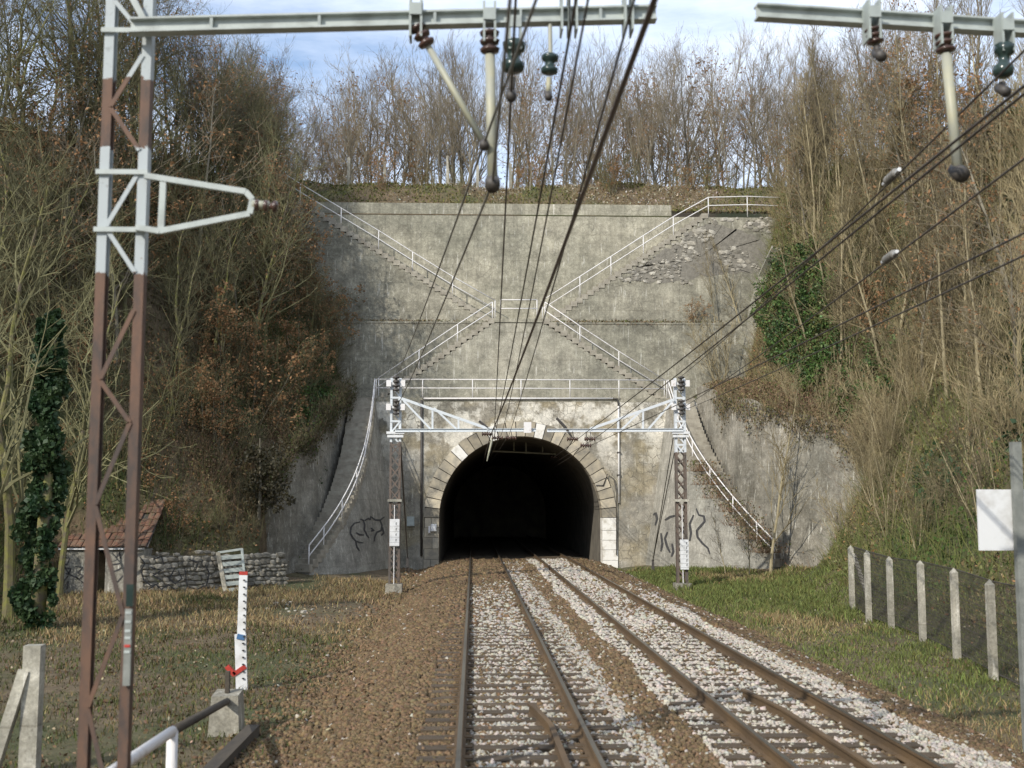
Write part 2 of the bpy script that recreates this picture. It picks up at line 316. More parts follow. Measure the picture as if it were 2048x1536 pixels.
# ------------------------------------------------------------------ terrain
# cross sections: x and z of the left bank (toe, top of toe wall, bench, slope top, far) and right bank
ST = [  # y, left [(x,z)*5 from far to toe], right [(x,z)*5 from toe to far]
 (-40, [(-90, 24), (-34, 17), (-17, 1.2), (-15.5, 0.4), (-13.5, -.5)], [(10.5, -.45), (11.5, .2), (13, 1.2), (27, 17), (90, 24)]),
 (18,  [(-90, 24), (-34, 17), (-17, 1.2), (-15.5, 0.4), (-13.8, -.5)], [(10.5, -.4), (11.5, .3), (13, 1.3), (27, 17), (90, 24)]),
 (34,  [(-90, 25), (-32, 18), (-17.5, 1.4), (-16, 0.5), (-14.8, -.5)], [(10.8, -.25), (12, .5), (13.5, 2.0), (26, 18), (90, 25)]),
 (42.6, [(-90, 25), (-29, 18), (-16.6, 1.6), (-15.9, 0.9), (-15.3, -.5)], [(12, -.2), (13.2, .6), (14.5, 3.0), (24, 18.4), (90, 25)]),
 (42.9, [(-90, 25), (-28.5, 18), (-13.6, 1.6), (-12.2, 0.85), (-12.1, -.5)], [(12, -.2), (13.2, .6), (14.5, 3.0), (24, 18.4), (90, 25)]),
 (46.2, [(-90, 25), (-23, 18.4), (-10, 2.4), (-8.5, 1.0), (-8.4, -.4)], [(15.0, -.1), (16.4, 3.4), (17.2, 5.6), (22.5, 18.6), (90, 25)]),
 (49.2, [(-90, 25), (-18.5, 18.6), (-9.5, 5.0), (-8.8, 4.2), (-8.4, -.2)], [(14.3, .05), (14.7, 6.2), (16.4, 6.6), (21, 18.6), (90, 25)]),
 (52.5, [(-90, 25), (-15, 18.7), (-8.3, 6.6), (-7.5, 6.2), (-7.2, 0)], [(12.5, .05), (12.8, 7.2), (15.3, 7.6), (19.2, 18.7), (90, 25)]),
 (58.2, [(-90, 25), (-11, 18.8), (-7.0, 9.0), (-6.4, 8.5), (-6.3, 0)], [(11.4, 0), (11.6, 8.4), (14.2, 8.8), (16.7, 18.7), (90, 25)]),
 (63.0, [(-90, 25), (-11.0, 18.9), (-7.0, 9.4), (-6.4, 8.6), (-6.3, 0)], [(11.4, 0), (11.6, 8.4), (14.2, 9.2), (16.7, 18.9), (90, 25)]),
]
_sy = np.array([s[0] for s in ST], float)
def _gx(s): return [p[0] for p in s[1]] + [-2.6, -2.0, 6.8, 7.6] + [p[0] for p in s[2]]
def _gz(s): return [p[1] for p in s[1]] + [-.60, -.62, -.62, -.45] + [p[1] for p in s[2]]
_SX = np.array([_gx(s) for s in ST]); _SZ = np.array([_gz(s) for s in ST])
def fnoise(x, y):
    return (np.sin(x*1.3+y*.7)*.5 + np.sin(x*.6-y*1.1+1.3)*.6 + np.sin(x*2.9+y*2.3+.4)*.22 + np.sin(x*.31+y*.23+2.)*.7)
def terr(x, y):
    x = np.atleast_1d(np.asarray(x, float)); y = np.clip(np.atleast_1d(np.asarray(y, float)), _sy[0], _sy[-1])
    i = np.clip(np.searchsorted(_sy, y, 'right')-1, 0, len(_sy)-2); t = ((y-_sy[i])/(_sy[i+1]-_sy[i]))[:, None]
    px = _SX[i]*(1-t)+_SX[i+1]*t; pz = _SZ[i]*(1-t)+_SZ[i+1]*t
    z = np.full(len(x), np.nan)
    for k in range(px.shape[1]-1):
        m = (x >= px[:, k]) & (x <= px[:, k+1])
        w = (x-px[:, k])/(px[:, k+1]-px[:, k]+1e-9); z = np.where(m, pz[:, k]*(1-w)+pz[:, k+1]*w, z)
    z = np.where(x < px[:, 0], pz[:, 0], z); z = np.where(x > px[:, -1], pz[:, -1], z)
    far = np.minimum(np.clip((px[:, 2]-x)/4, 0, 1) + np.clip((x-px[:, -3])/4, 0, 1), 1)
    flat = np.clip((px[:, 5]-x)/3, 0, 1)*np.clip((x-px[:, 4])/3, 0, 1) + np.clip((x-px[:, 8])/2, 0, 1)*np.clip((px[:, 9]-x)/2, 0, 1)
    return z + fnoise(x, y)*(0.55*far + 0.05*flat)
def T(x, y): return float(terr(x, y)[0])
def hill(x, y):
    """plateau above the headwall"""
    x = np.atleast_1d(np.asarray(x, float)); y = np.atleast_1d(np.asarray(y, float))
    b0 = np.where((x > -11.2) & (x < 16.8), 19.05, np.maximum(terr(x, np.full_like(x, 63.0)), 19.05))
    pl = 21.6 + 0.06*np.clip(np.abs(x-2)-16, 0, 60); t = np.clip((y-62.8)/4.5, 0, 1); t = t*t*(3-2*t)
    return b0*(1-t)+pl*t + fnoise(x, y)*0.16*t - np.clip(y-100, 0, 200)*0.05
def HZ(x, y): return float(hill(x, y)[0])
def grid(name, ys, xs_of_y, zf, mat):
    V = []; rows = []
    for y in ys:
        xs = xs_of_y(y); V.append(np.stack([xs, np.full_like(xs, y), zf(xs, np.full_like(xs, y))], 1)); rows.append(len(xs))
    n = rows[0]; m = len(ys); i = np.arange(m-1)[:, None]*n + np.arange(n-1)[None, :]
    F = np.stack([i, i+1, i+n+1, i+n], -1).reshape(-1, 4)
    o = npmesh(name, np.concatenate(V), F, mat); o.data.polygons.foreach_set('use_smooth', [True]*len(o.data.polygons)); return o
def secx(y, lo=None, hi=None):
    y = min(max(y, _sy[0]), _sy[-1]); i = min(max(int(np.searchsorted(_sy, y, 'right'))-1, 0), len(_sy)-2); t = (y-_sy[i])/(_sy[i+1]-_sy[i])
    p = _SX[i]*(1-t)+_SX[i+1]*t; out = []
    ns = [14, 18, 4, 4, 14, 2, 8, 3, 8, 4, 4, 18, 14]
    a = 0 if lo is None else lo; b = len(p)-1 if hi is None else hi
    for k in range(a, b): out += list(np.linspace(p[k], p[k+1], ns[k], endpoint=False))
    return np.array(out+[p[b]])
ys = sorted(set(list(np.arange(-40, 30, 2.5))+list(np.arange(30, 58.0, .8))+[42.6, 42.9, 46.2, 49.2, 52.5, 58.02]))
kind(grid('ground', ys, lambda y: secx(y), terr, 'soil'), 'structure')
for a, b in ((0, 4), (9, 13)):
    kind(grid('hillside', [58.02, 59, 60, 61, 62, 63.0], lambda y: secx(y, a, b), terr, 'soil'), 'structure')
kind(grid('hilltop', list(np.arange(62.8, 72, .6))+list(np.arange(72, 240, 4)), lambda y: np.concatenate([np.linspace(-90, -20, 24), np.linspace(-19, 26, 70), np.linspace(27, 90, 24)]), hill, 'soil'), 'structure')

# ------------------------------------------------------------------ track bed and tracks
TC = (0.60, 4.08)                                             # track centre lines
_bx = np.array([-3.1, -2.5, -1.45, -0.9, 5.6, 6.2, 7.0, 7.5]); _bz = np.array([-.75, -.60, -.25, -.195, -.195, -.25, -.50, -.75])
def bedz(x): return np.interp(x, _bx, _bz)
bx = np.concatenate([np.linspace(-3.1, -.9, 12), np.linspace(-.7, 5.5, 24), np.linspace(5.6, 7.5, 10)])
kind(grid('track_bed', np.arange(-6, 106, 1.0), lambda y: bx, lambda x, y: bedz(x)-.02+.02*fnoise(x*2, y*2), 'bed_ballast'), 'structure')
RP = [(-.07, -.155), (.07, -.155), (.07, -.142), (.014, -.125), (.010, -.045), (.034, -.034), (.034, -.004), (-.034, -.004), (-.034, -.034), (-.010, -.045), (-.014, -.125), (-.07, -.142)]
def rail(parent, x, y0=-6, y1=104, path=None, name='rail', dz=0):
    m = MB(); pts = path or [(x, y0), (x, y1)]; n = len(RP); vs = []
    for px, py in pts: vs += [(px+a, py, b+dz) for a, b in RP]
    fs = [(i*n+j, i*n+(j+1) % n, (i+1)*n+(j+1) % n, (i+1)*n+j) for i in range(len(pts)-1) for j in range(n)] + [tuple(range(n))[::-1], tuple((len(pts)-1)*n+j for j in range(n))]
    m.add(vs, fs); o = m.build(name, 'rail_rust', parent)
    if not path:
        h = MB().box((x-.026, y0, -.0035), (x+.026, y1, 0)); h.build('running_surface', 'rail_head', o)
    return o
tracks = []
for k, c in enumerate(TC):
    t = thing('railway_track', ('railway track with brown ballast shoulder beside the timber edging', 'railway track in pale ballast beside the grass bank and wire fence')[k], 'railway track', (c, 0, -.3))
    tracks.append(t)
    for s in (-1, 1): rail(t, c+s*.752)
    y = 4.0; i = 0
    while y < 64:
        piece('sleeper', 'sleeper', t, (c+rnd.uniform(-.02, .02), y, -.218), (2.5+rnd.uniform(-.05, .05), .25, .14), rnd.uniform(-.01, .01)); y += .58; i += 1
    # rail fastening chairs close to the camera
    y = 4.0
    while y < 22:
        for s in (-1, 1):
            piece('rail_chair', 'rail_rust', t, (c+s*.752, y, -.145), (.30, .13, .025))
        y += .58
g = rail(tracks[0], 0, path=[(1.05, 6), (.97, 14.6), (.84, 15.8), (.78, 16.1)], name='guard_rail', dz=-.02)
g['label'] = 'rusty guard rail ending in a bent tip'
g = rail(tracks[1], 0, path=[(4.2, 6), (4.14, 15.6), (4.02, 16.9), (3.98, 17.2)], name='guard_rail', dz=-.02)
g['label'] = 'rusty guard rail ending in a bent tip'

# ballast stones
def rotmats(n):
    q = nrg.normal(size=(n, 4)); q /= np.linalg.norm(q, axis=1)[:, None]; w, x, y, z = q.T
    return np.stack([1-2*(y*y+z*z), 2*(x*y-z*w), 2*(x*z+y*w), 2*(x*y+z*w), 1-2*(x*x+z*z), 2*(y*z-x*w), 2*(x*z-y*w), 2*(y*z+x*w), 1-2*(x*x+y*y)], 1).reshape(n, 3, 3)
CUB = np.array([[-1, -1, -1], [1, -1, -1], [1, 1, -1], [-1, 1, -1], [-1, -1, 1], [1, -1, 1], [1, 1, 1], [-1, 1, 1]])*.5
CUF = np.array([(0, 3, 2, 1), (4, 5, 6, 7), (0, 1, 5, 4), (1, 2, 6, 5), (2, 3, 7, 6), (3, 0, 4, 7)])
def stones(P, S, C, name, mat):
    n = len(P); v = CUB[None]*(1+nrg.uniform(-.35, .35, (n, 8, 3)))*(S[:, None]*nrg.uniform(.7, 1.2, (n, 3)))[:, None, :]
    v = np.einsum('nij,nkj->nki', rotmats(n), v) + P[:, None, :]
    f = (CUF[None]+8*np.arange(n)[:, None, None]).reshape(-1, 4)
    return npmesh(name, v.reshape(-1, 3), f, mat, np.repeat(C, 8, 0))
PP = []; SS = []
for y0, y1, s in ((7.5, 16, .046), (16, 27, .064), (27, 42, .09), (42, 60, .125)):
    n = int(10.8*(y1-y0)/(s*s*.78)); PP.append(np.stack([nrg.uniform(-3.7, 7.1, n), nrg.uniform(y0, y1, n)], 1)); SS.append(s*nrg.uniform(.65, 1.15, n))
SS = [s_*1.0 for s_ in SS]; PP = np.concatenate(PP); SS = np.concatenate(SS); X, Y = PP.T
pl = np.zeros(len(X))
nzb = fnoise(X*1.7, Y*.9)
def band(a, b, p): 
    global pl
    m = (X > a) & (X < b); pl = np.where(m, p, pl)
band(-3.8, -.1, .008); band(-.1, 1.3, np.where(Y < 30, .70, np.clip((46-Y)/16, 0, 1)*.60)); band(1.3, 2.15+.06*nzb, .72*np.clip((60-Y)/18, 0, 1)); band(2.15+.06*nzb, 2.75+.07*nzb, .06)
band(2.75+.07*nzb, 3.36, .92); band(3.36, 4.8, np.clip(.78+.22*nzb, .2, .95)); band(4.8, 5.8+.12*nzb, .88*np.clip((44-Y)/14, 0, 1)); band(5.8+.12*nzb, 7.2, .05)
for c in TC:
    for s in (-1, 1): pl = np.where(np.abs(X-c-s*.752) < .13, pl*.35, pl)
light = nrg.uniform(0, 1, len(X)) < pl
cl = np.array([.41, .375, .315])*nrg.uniform(.76, 1.12, (len(X), 1))*(1+nrg.uniform(-.06, .06, (len(X), 3)))
cl = np.where(((X > 2.7))[:, None], cl*np.array([1.14, 1.13, 1.13]), cl)
cb = np.array([.17, .118, .066])*nrg.uniform(.6, 1.25, (len(X), 1))*(1+nrg.uniform(-.08, .08, (len(X), 3)))
C = np.where(light[:, None], cl, cb)
ph = np.mod(Y-4.0+.29, .58)-.29
on = (np.abs(ph) < .12) & ((np.abs(X-TC[0]) < 1.25) | (np.abs(X-TC[1]) < 1.25))
keep = ~on | (nrg.uniform(0, 1, len(X)) < np.where(X < 2.4, np.where(Y < 20, .06, np.where(Y < 28, .2, .4)), np.where(Y < 15, .08, np.where(Y < 20, .3, .55)))); 
for c in TC:
    for s in (-1, 1): keep &= np.abs(X-c-s*.752) > .07
keep &= nrg.uniform(0, 1, len(X)) < np.clip((X+3.75)/2.4, 0, 1)**1.2*np.clip((7.15-X)/.5, 0, 1)
Zb = np.maximum(bedz(X), np.where(X < -1.5, terr(X, Y)-.005, -9))+.012*nrg.uniform(-1, 1, len(X)) + .004 + np.where(on, .025, 0)
P3 = np.stack([X, Y, Zb], 1)[keep]
kind(stones(P3, SS[keep], C[keep], 'ballast', 'ballast'), 'stuff', 'pale and rust-brown ballast stones between and beside the rails')

# ------------------------------------------------------------------ tunnel portal
PY = 58.0; AX, AZ, AR, RW = 2.37, 2.02, 4.09, .74               # arch centre, springing height, radius, ring width
portal = thing('tunnel_portal', 'stone-faced tunnel portal with round arch of cut blocks round the dark opening', 'tunnel portal', (AX, PY, -.3))
FX0, FX1, FZ = -6.35, 11.45, 8.02
m = MB(); inn = []; out = []; RO = AR+RW
zs = [-.7, 0, .7, 1.4]
for z in zs: inn.append((AX-RO, z)); out.append((FX0, z))
angs = sorted(set([math.pi*i/40 for i in range(41)] + [math.atan2(FZ-AZ, FX0-AX), math.atan2(FZ-AZ, FX1-AX)]), reverse=True)
for a in angs:
    ca, sa = math.cos(a), math.sin(a); t = 1e9
    if sa > 1e-6: t = min(t, (FZ-AZ)/sa)
    if ca > 1e-6: t = min(t, (FX1-AX)/ca)
    if ca < -1e-6: t = min(t, (FX0-AX)/ca)
    inn.append((AX+RO*ca, AZ+RO*sa)); out.append((AX+t*ca, AZ+t*sa))
for z in zs[::-1]: inn.append((AX+RO, z)); out.append((FX1, z))
n = len(inn)
m.add([(x, PY, z) for x, z in inn]+[(x, PY, z) for x, z in out], [(i, i+1, n+i+1, n+i) for i in range(n-1)])
m.build('wall_face', 'facade', portal)
# ring of voussoirs and jamb blocks, each a block of its own with open joints
m = MB()
def arcsheet(mb, r, y0, y1, seg=48):
    pts = [(AX-r, -.7)] + [(AX+r*math.cos(math.pi*(1-i/seg)), AZ+r*math.sin(math.pi*(1-i/seg))) for i in range(seg+1)] + [(AX+r, -.7)]
    k = len(pts); mb.add([(x, y0, z) for x, z in pts]+[(x, y1, z) for x, z in pts], [(i, k+i, k+i+1, i+1) for i in range(k-1)])
arcsheet(m, AR+.04, PY+.05, PY+46.02); 
pts = [(AX+(AR+.4)*math.cos(math.pi*i/30), AZ+(AR+.4)*math.sin(math.pi*i/30)) for i in range(31)]
m.add([(x, PY+46, z) for x, z in [(AX+AR+.4, -.9)]+pts+[(AX-AR-.4, -.9)]], [tuple(range(33))])
m.build('tunnel_lining', 'tunnel_lining', portal)
m = MB(); k = 40
vi = [(AX+(AR+.03)*math.cos(math.pi*i/k), AZ+(AR+.03)*math.sin(math.pi*i/k)) for i in range(k+1)]; vo = [(AX+(RO+.02)*math.cos(math.pi*i/k), AZ+(RO+.02)*math.sin(math.pi*i/k)) for i in range(k+1)]
vi = [(AX+AR+.03, -.7)]+vi+[(AX-AR-.03, -.7)]; vo = [(AX+RO+.02, -.7)]+vo+[(AX-RO-.02, -.7)]; k = len(vi)
m.add([(x, PY+.03, z) for x, z in vi]+[(x, PY+.03, z) for x, z in vo], [(i, i+1, k+i+1, k+i) for i in range(k-1)])
m.build('joint_mortar', 'mortar', portal)
NV = 29; vr = random.Random(3)
for i in range(NV):
    a0 = math.pi*i/NV+.0045; a1 = math.pi*(i+1)/NV-.0045; ro = RO+vr.uniform(-.05, .05); y0 = PY-.05-vr.uniform(0, .035); mm = MB(); vs = []
    for y in (y0, PY+.9):
        for a, r in ((a0, AR), ((a0+a1)/2, AR), (a1, AR), (a1, ro), ((a0+a1)/2, ro), (a0, ro)): vs.append((AX+r*math.cos(a), y, AZ+r*math.sin(a)))
    mm.add(vs, [(5, 4, 3, 2, 1, 0), (6, 7, 8, 9, 10, 11)]+[(j, (j+1) % 6, 6+(j+1) % 6, 6+j) for j in range(6)])
    o = mm.build('voussoir', 'whitewash' if i in (12, 17, 21) else 'voussoir', portal)
for s in (-1, 1):
    z = -.6; j = 0
    while z < AZ-.05:
        h = min(.52+vr.uniform(-.05, .05), AZ-z); h = AZ-z if AZ-z-h < .2 else h
        split = s < 0 and j % 2 == 0
        xa, xb = AX+s*AR, AX+s*(RO+vr.uniform(-.03, .05))
        xs2 = [xa, xa+(xb-xa)*vr.uniform(.4, .6), xb] if split else [xa, xb]
        for p, q in zip(xs2[:-1], xs2[1:]):
            e = .008 if q > p else -.008
            MB().box((min(p+e, q-e), PY-.05-vr.uniform(0, .03), z+.009), (max(p+e, q-e), PY+.9, z+h-.009)).build('jamb_block', 'whitewash' if s > 0 and z < 1.75 else 'voussoir', portal)
        z += h; j += 1
# walkway slab along the top of the portal
MB().box((FX0, PY-.015, FZ-.16), (FX1, PY+1.25, FZ+.03)).build('walkway_slab', 'mid_wall', portal)
# pipe along the parapet and down the wall, groove with down pipe on the other side, small boxes
c0 = W(845, 797, PY-.18)
cd = thing('conduit', 'white conduit along the walkway edge, bending down beside the arch', 'pipe', (c0.x, PY-.18, 0))
a, b, c = W(847, 797, PY-.08), W(1226, 797, PY-.08), W(1237, 812, PY-.07); e = W(1238, 1006, PY-.07)
MB().tube([a, b], .045, 8).build('horizontal_pipe', 'white_pipe', cd, True)
MB().tube([b, b+Vector((.2, .0, -.02)), c+Vector((0, 0, .12)), c], .05, 8).build('bend', 'dark_steel', cd, True)
MB().tube([c, e], .045, 8).build('down_pipe', 'white_pipe', cd, True)
for v in (860, 905, 950): q = W(1237, v, PY); MB().box((q.x-.09, PY-.13, q.z-.03), (q.x+.09, PY-.002, q.z+.03)).build('clip', 'dark_steel', cd)
a, b = W(843, 800, PY-.06), W(843, 1112, PY-.06)
tag(MB().tube([a, b], .06, 8).build('drain_pipe', 'dark_steel', None, True), 'dark drain pipe running down the portal wall beside the graffiti wing wall', 'pipe')
for (u0, v0, u1, v1), nm, lb, mt in (((814, 1033, 829, 1052), 'junction_box', 'grey junction box on the portal wall next to the drain pipe', 'grey_paint'), ((862, 1048, 873, 1062), 'switch_box', 'small white switch box on the arch jamb', 'white_paint'), ((857, 1052, 861, 1066), 'switch_box', 'narrow pale switch box on the arch jamb beside the white one', 'white_pipe')):
    p, q = W(u0, v1, PY), W(u1, v0, PY); bxo = thing(nm, lb, 'box', (p.x, PY-.1, p.z))
    d = .08 if nm == 'switch_box' else 0
    MB().box((p.x, PY-.14-d, p.z), (q.x, PY-.001-d*.0-(.08 if d else 0), q.z)).build('body', mt, bxo)
    MB().box((p.x+.03, PY-.152-d, p.z+.03), (q.x-.03, PY-.14-d, q.z-.03)).build('lid', mt, bxo)
lp = W(1180, 948, PY+.3)
cb_ = thing('cable', 'cable looped across the arch block beside the white painted stones', 'cable', (lp.x, PY-.1, lp.z))
MB().tube([(AX+AR-.03, PY+2.5, 3.55), (AX+AR-.06, PY-.02, 3.55), (AX+AR+.05, PY-.12, 3.62), W(1215, 948, PY-.12), W(1228, 958, PY-.12), W(1233, 985, PY-.12), W(1233, 1110, PY-.12)], .025, 6).build('sheath', 'dark_steel', cb_, True)
MB().box((AX+AR-.3, PY-.11, 3.60), (AX+AR+.1, PY-.09, 3.66)).build('clip', 'dark_steel', cb_)

# ------------------------------------------------------------------ terraced headwall with stairs
ZW = FZ+.03; ZL = W(1035, 637, PY+1.2).z
Y1, Y2, Y3, Y4 = PY+1.22, PY+2.2, PY+2.8, PY+3.8
head = thing('headwall', 'tall terraced concrete retaining wall above the tunnel with stairs crossing in an X', 'retaining wall', (AX, Y1, ZW))
LLx, LRx = W(988, 637, Y1).x, W(1087, 637, Y1).x
LBx, RBx = W(752, 797, Y1).x, W(1333, 797, Y1).x
WX0, WX1 = -15.0, 19.5
MB().prism([(LBx, ZW-.2), (RBx, ZW-.2), (LRx, ZL-.21), (LLx, ZL-.21)], Y1, Y2+.05).build('lower_front', 'front_wall', head)
MB().box((WX0, Y2, ZW-.3), (WX1, Y2+.5, ZL-.04)).build('lower_wall', 'mid_wall', head)
m = MB().box((LLx, Y1-.06, ZL-.2), (LRx, Y4, ZL)); m.box((WX0, Y2-.03, ZL-.12), (LLx-.01, Y3+.05, ZL-.02)); m.box((LRx+.01, Y2-.03, ZL-.12), (WX1, Y3+.05, ZL-.02)); m.build('landing', 'mid_wall', head)
TL = W(600, 402, Y3); TR = W(1415, 427, Y3); UL0 = W(988, 637, Y3).x; UR0 = W(1087, 637, Y3).x
MB().prism([(UL0, ZL-.3), (UL0, ZL-.15), (TL.x, TL.z-.21), (WX0, TL.z-.21), (WX0, ZL-.3)][::-1], Y3, Y4+.05).build('upper_front', 'mid_wall', head)
MB().prism([(UR0, ZL-.3), (UR0, ZL-.15), (TR.x, TR.z-.21), (WX1, TR.z-.21), (WX1, ZL-.3)], Y3, Y4+.05).build('upper_front', 'mid_wall', head)
ZT = W(1000, 431, Y4).z
MB().box((WX0, Y4, ZL-.3), (WX1-3.2, Y4+.6, ZT)).build('upper_wall', 'upper_wall', head)
ZC = W(1000, 407, Y4+.5).z
MB().box((WX0, Y4-.02, ZT), (W(1345, 430, Y4).x, Y4+.34, ZT+.05)).build('ledge_strip', 'soil', head)  # thin dark strip along the wall top, in front of the coping
MB().box((WX0, Y4+.35, ZT-.1), (W(1345, 430, Y4).x, Y4+1.1, ZC-.05)).build('coping', 'upper_wall', head)
# rubble showing through on the damaged upper right part
ol = [(1243, 566), (1275, 536), (1310, 512), (1352, 486), (1392, 458), (1420, 447), (1452, 452), (1490, 462), (1530, 486), (1545, 516), (1528, 544), (1470, 547), (1400, 553), (1345, 562)]; er = random.Random(4); pts = []
for (a, b), (c, d) in zip(ol, ol[1:]+ol[:1]):
    for k in range(6): pts.append((a+(c-a)*k/6+er.uniform(-5, 5), b+(d-b)*k/6+er.uniform(-4, 4)))
MB().add([W(u, v, Y3-.006) for u, v in pts]+[W(1400, 515, Y3-.006)], [(i, (i+1) % len(pts), len(pts)) for i in range(len(pts))]).build('rubble_bed', 'wall_mortar', head)
rr = random.Random(21); cnt = 0
while cnt < 290:
    u = rr.uniform(1240, 1545); v = rr.uniform(436, 568)
    line = 637-(u-1087)*.64+14
    if v < line or (u < 1340 and v > 566) or (u > 1480 and v > 540): continue
    if fnoise(np.array([u/22.]), np.array([v/17.]))[0] < -.35: continue
    p = W(u, v, Y3); s = rr.choice((rr.uniform(.08, .16), rr.uniform(.14, .32)))*(1.15 if u > 1380 else .9)
    o = piece('stone', 'rubble_pale' if rr.random() < .5 else 'rubble', head, (p.x, Y3-.01, p.z), (s*rr.uniform(.9, 1.5), rr.uniform(.04, .11), s*rr.uniform(.6, 1)), 0, ROCKS[rr.randrange(5)])
    o.rotation_euler = (0, rr.uniform(-.4, .4), 0); cnt += 1

def flight(label, x0, z0, x1, z1, y0, y1, mat='step'):
    """straight flight along x"""
    t = thing('staircase', label, 'stairs', (min(x0, x1), y0, min(z0, z1)))
    N = max(2, round(abs(z1-z0)/.2)); r2 = random.Random(int(abs(x0)*100+abs(z1)*10))
    for i in range(N):
        a = x0+(x1-x0)*i/N; b = x0+(x1-x0)*(i+1)/N; z = z0+(z1-z0)*(i+1)/N if z1 > z0 else z0+(z1-z0)*i/N
        w = abs(b-a)+.05
        piece('step', mat, t, ((a+b)/2, (y0+y1)/2+r2.uniform(-.02, .02), z-.14+r2.uniform(-.012, .012)), (w, y1-y0+.06, .28))
    return t
flight('concrete stairs climbing from the walkway to the landing on the shaded side', LBx, ZW, LLx, ZL, Y1, Y2)
flight('concrete stairs climbing from the walkway to the landing on the sunny side', RBx, ZW, LRx, ZL, Y1, Y2)
flight('concrete stairs climbing from the landing to the bushy hilltop corner without rubble', UL0, ZL, TL.x, TL.z, Y3, Y4)
flight('concrete stairs climbing from the landing past the exposed rubble stones', UR0, ZL, TR.x, TR.z, Y3, Y4)

def railing(label, lines, posts, r=.028, group=None):
    """lines: polylines of the rails, posts: (foot, head)"""
    p0 = posts[0][0]; t = thing('railing', label, 'railing', p0, group)
    for ln in lines: MB().tube(ln, r, 7).build('rail', 'white_pipe', t, True)
    for a, b in posts: MB().tube([a, b], r*.95, 7).build('post', 'white_pipe', t, True)
    return t
up = lambda p, h: Vector((p.x, p.y, p.z+h))
def strail(label, pix, Y, ext=None, zmin=None):
    ps = [W(u, v, Y) for u, v in pix]; tops = [up(p, .98) for p in ps]; mids = [up(p, .52) for p in ps]
    if ext: tops, mids = ext(tops, mids)
    return railing(label, [tops, mids], [(p-Vector((0, 0, .12)), up(p, .97)) for p in ps])
YR = Y1-.02
ft = Vector((0, 0, 0))
strail('white pipe railing up the lower stairs on the shaded side of the headwall', [(757, 793), (838, 738), (915, 686), (985, 641)], YR+.06)
strail('white pipe railing up the lower stairs on the sunny side of the headwall', [(1329, 797), (1238, 740), (1160, 689), (1090, 641)], YR+.06)
strail('white pipe railing along the upper stairs towards the bushy hilltop corner', [(990, 637), (905, 589), (825, 540), (757, 497), (682, 452), (600, 403), (560, 378)], Y3+.05)
q = [W(u, v, Y3+.05) for u, v in [(1085, 637), (1160, 589), (1222, 549), (1287, 507), (1347, 469), (1417, 430), (1495, 428), (1572, 431)]]
railing('white pipe railing along the upper stairs and the grassy ledge over the rubble', [[up(p, .98) for p in q], [up(p, .52) for p in q]], [(p-Vector((0, 0, .15)), up(p, .97)) for p in q])
q = [W(u, 636, YR) for u in (1001, 1074)]
railing('short white pipe railing across the landing between the stairs', [[up(p, .96) for p in q], [up(p, .5) for p in q]], [(p-Vector((0, 0, .1)), up(p, .96)) for p in q])
q = [W(u, 796, PY-.08) for u in (752, 845, 945, 1042, 1140, 1238, 1334)]
for p in q: p.z = ZW
railing('long white pipe railing along the walkway over the arch', [[up(q[0], .92), up(q[-1], .92)], [up(q[0], .48), up(q[-1], .48)]], [(p-Vector((0, 0, .05)), up(p, .91)) for p in q])

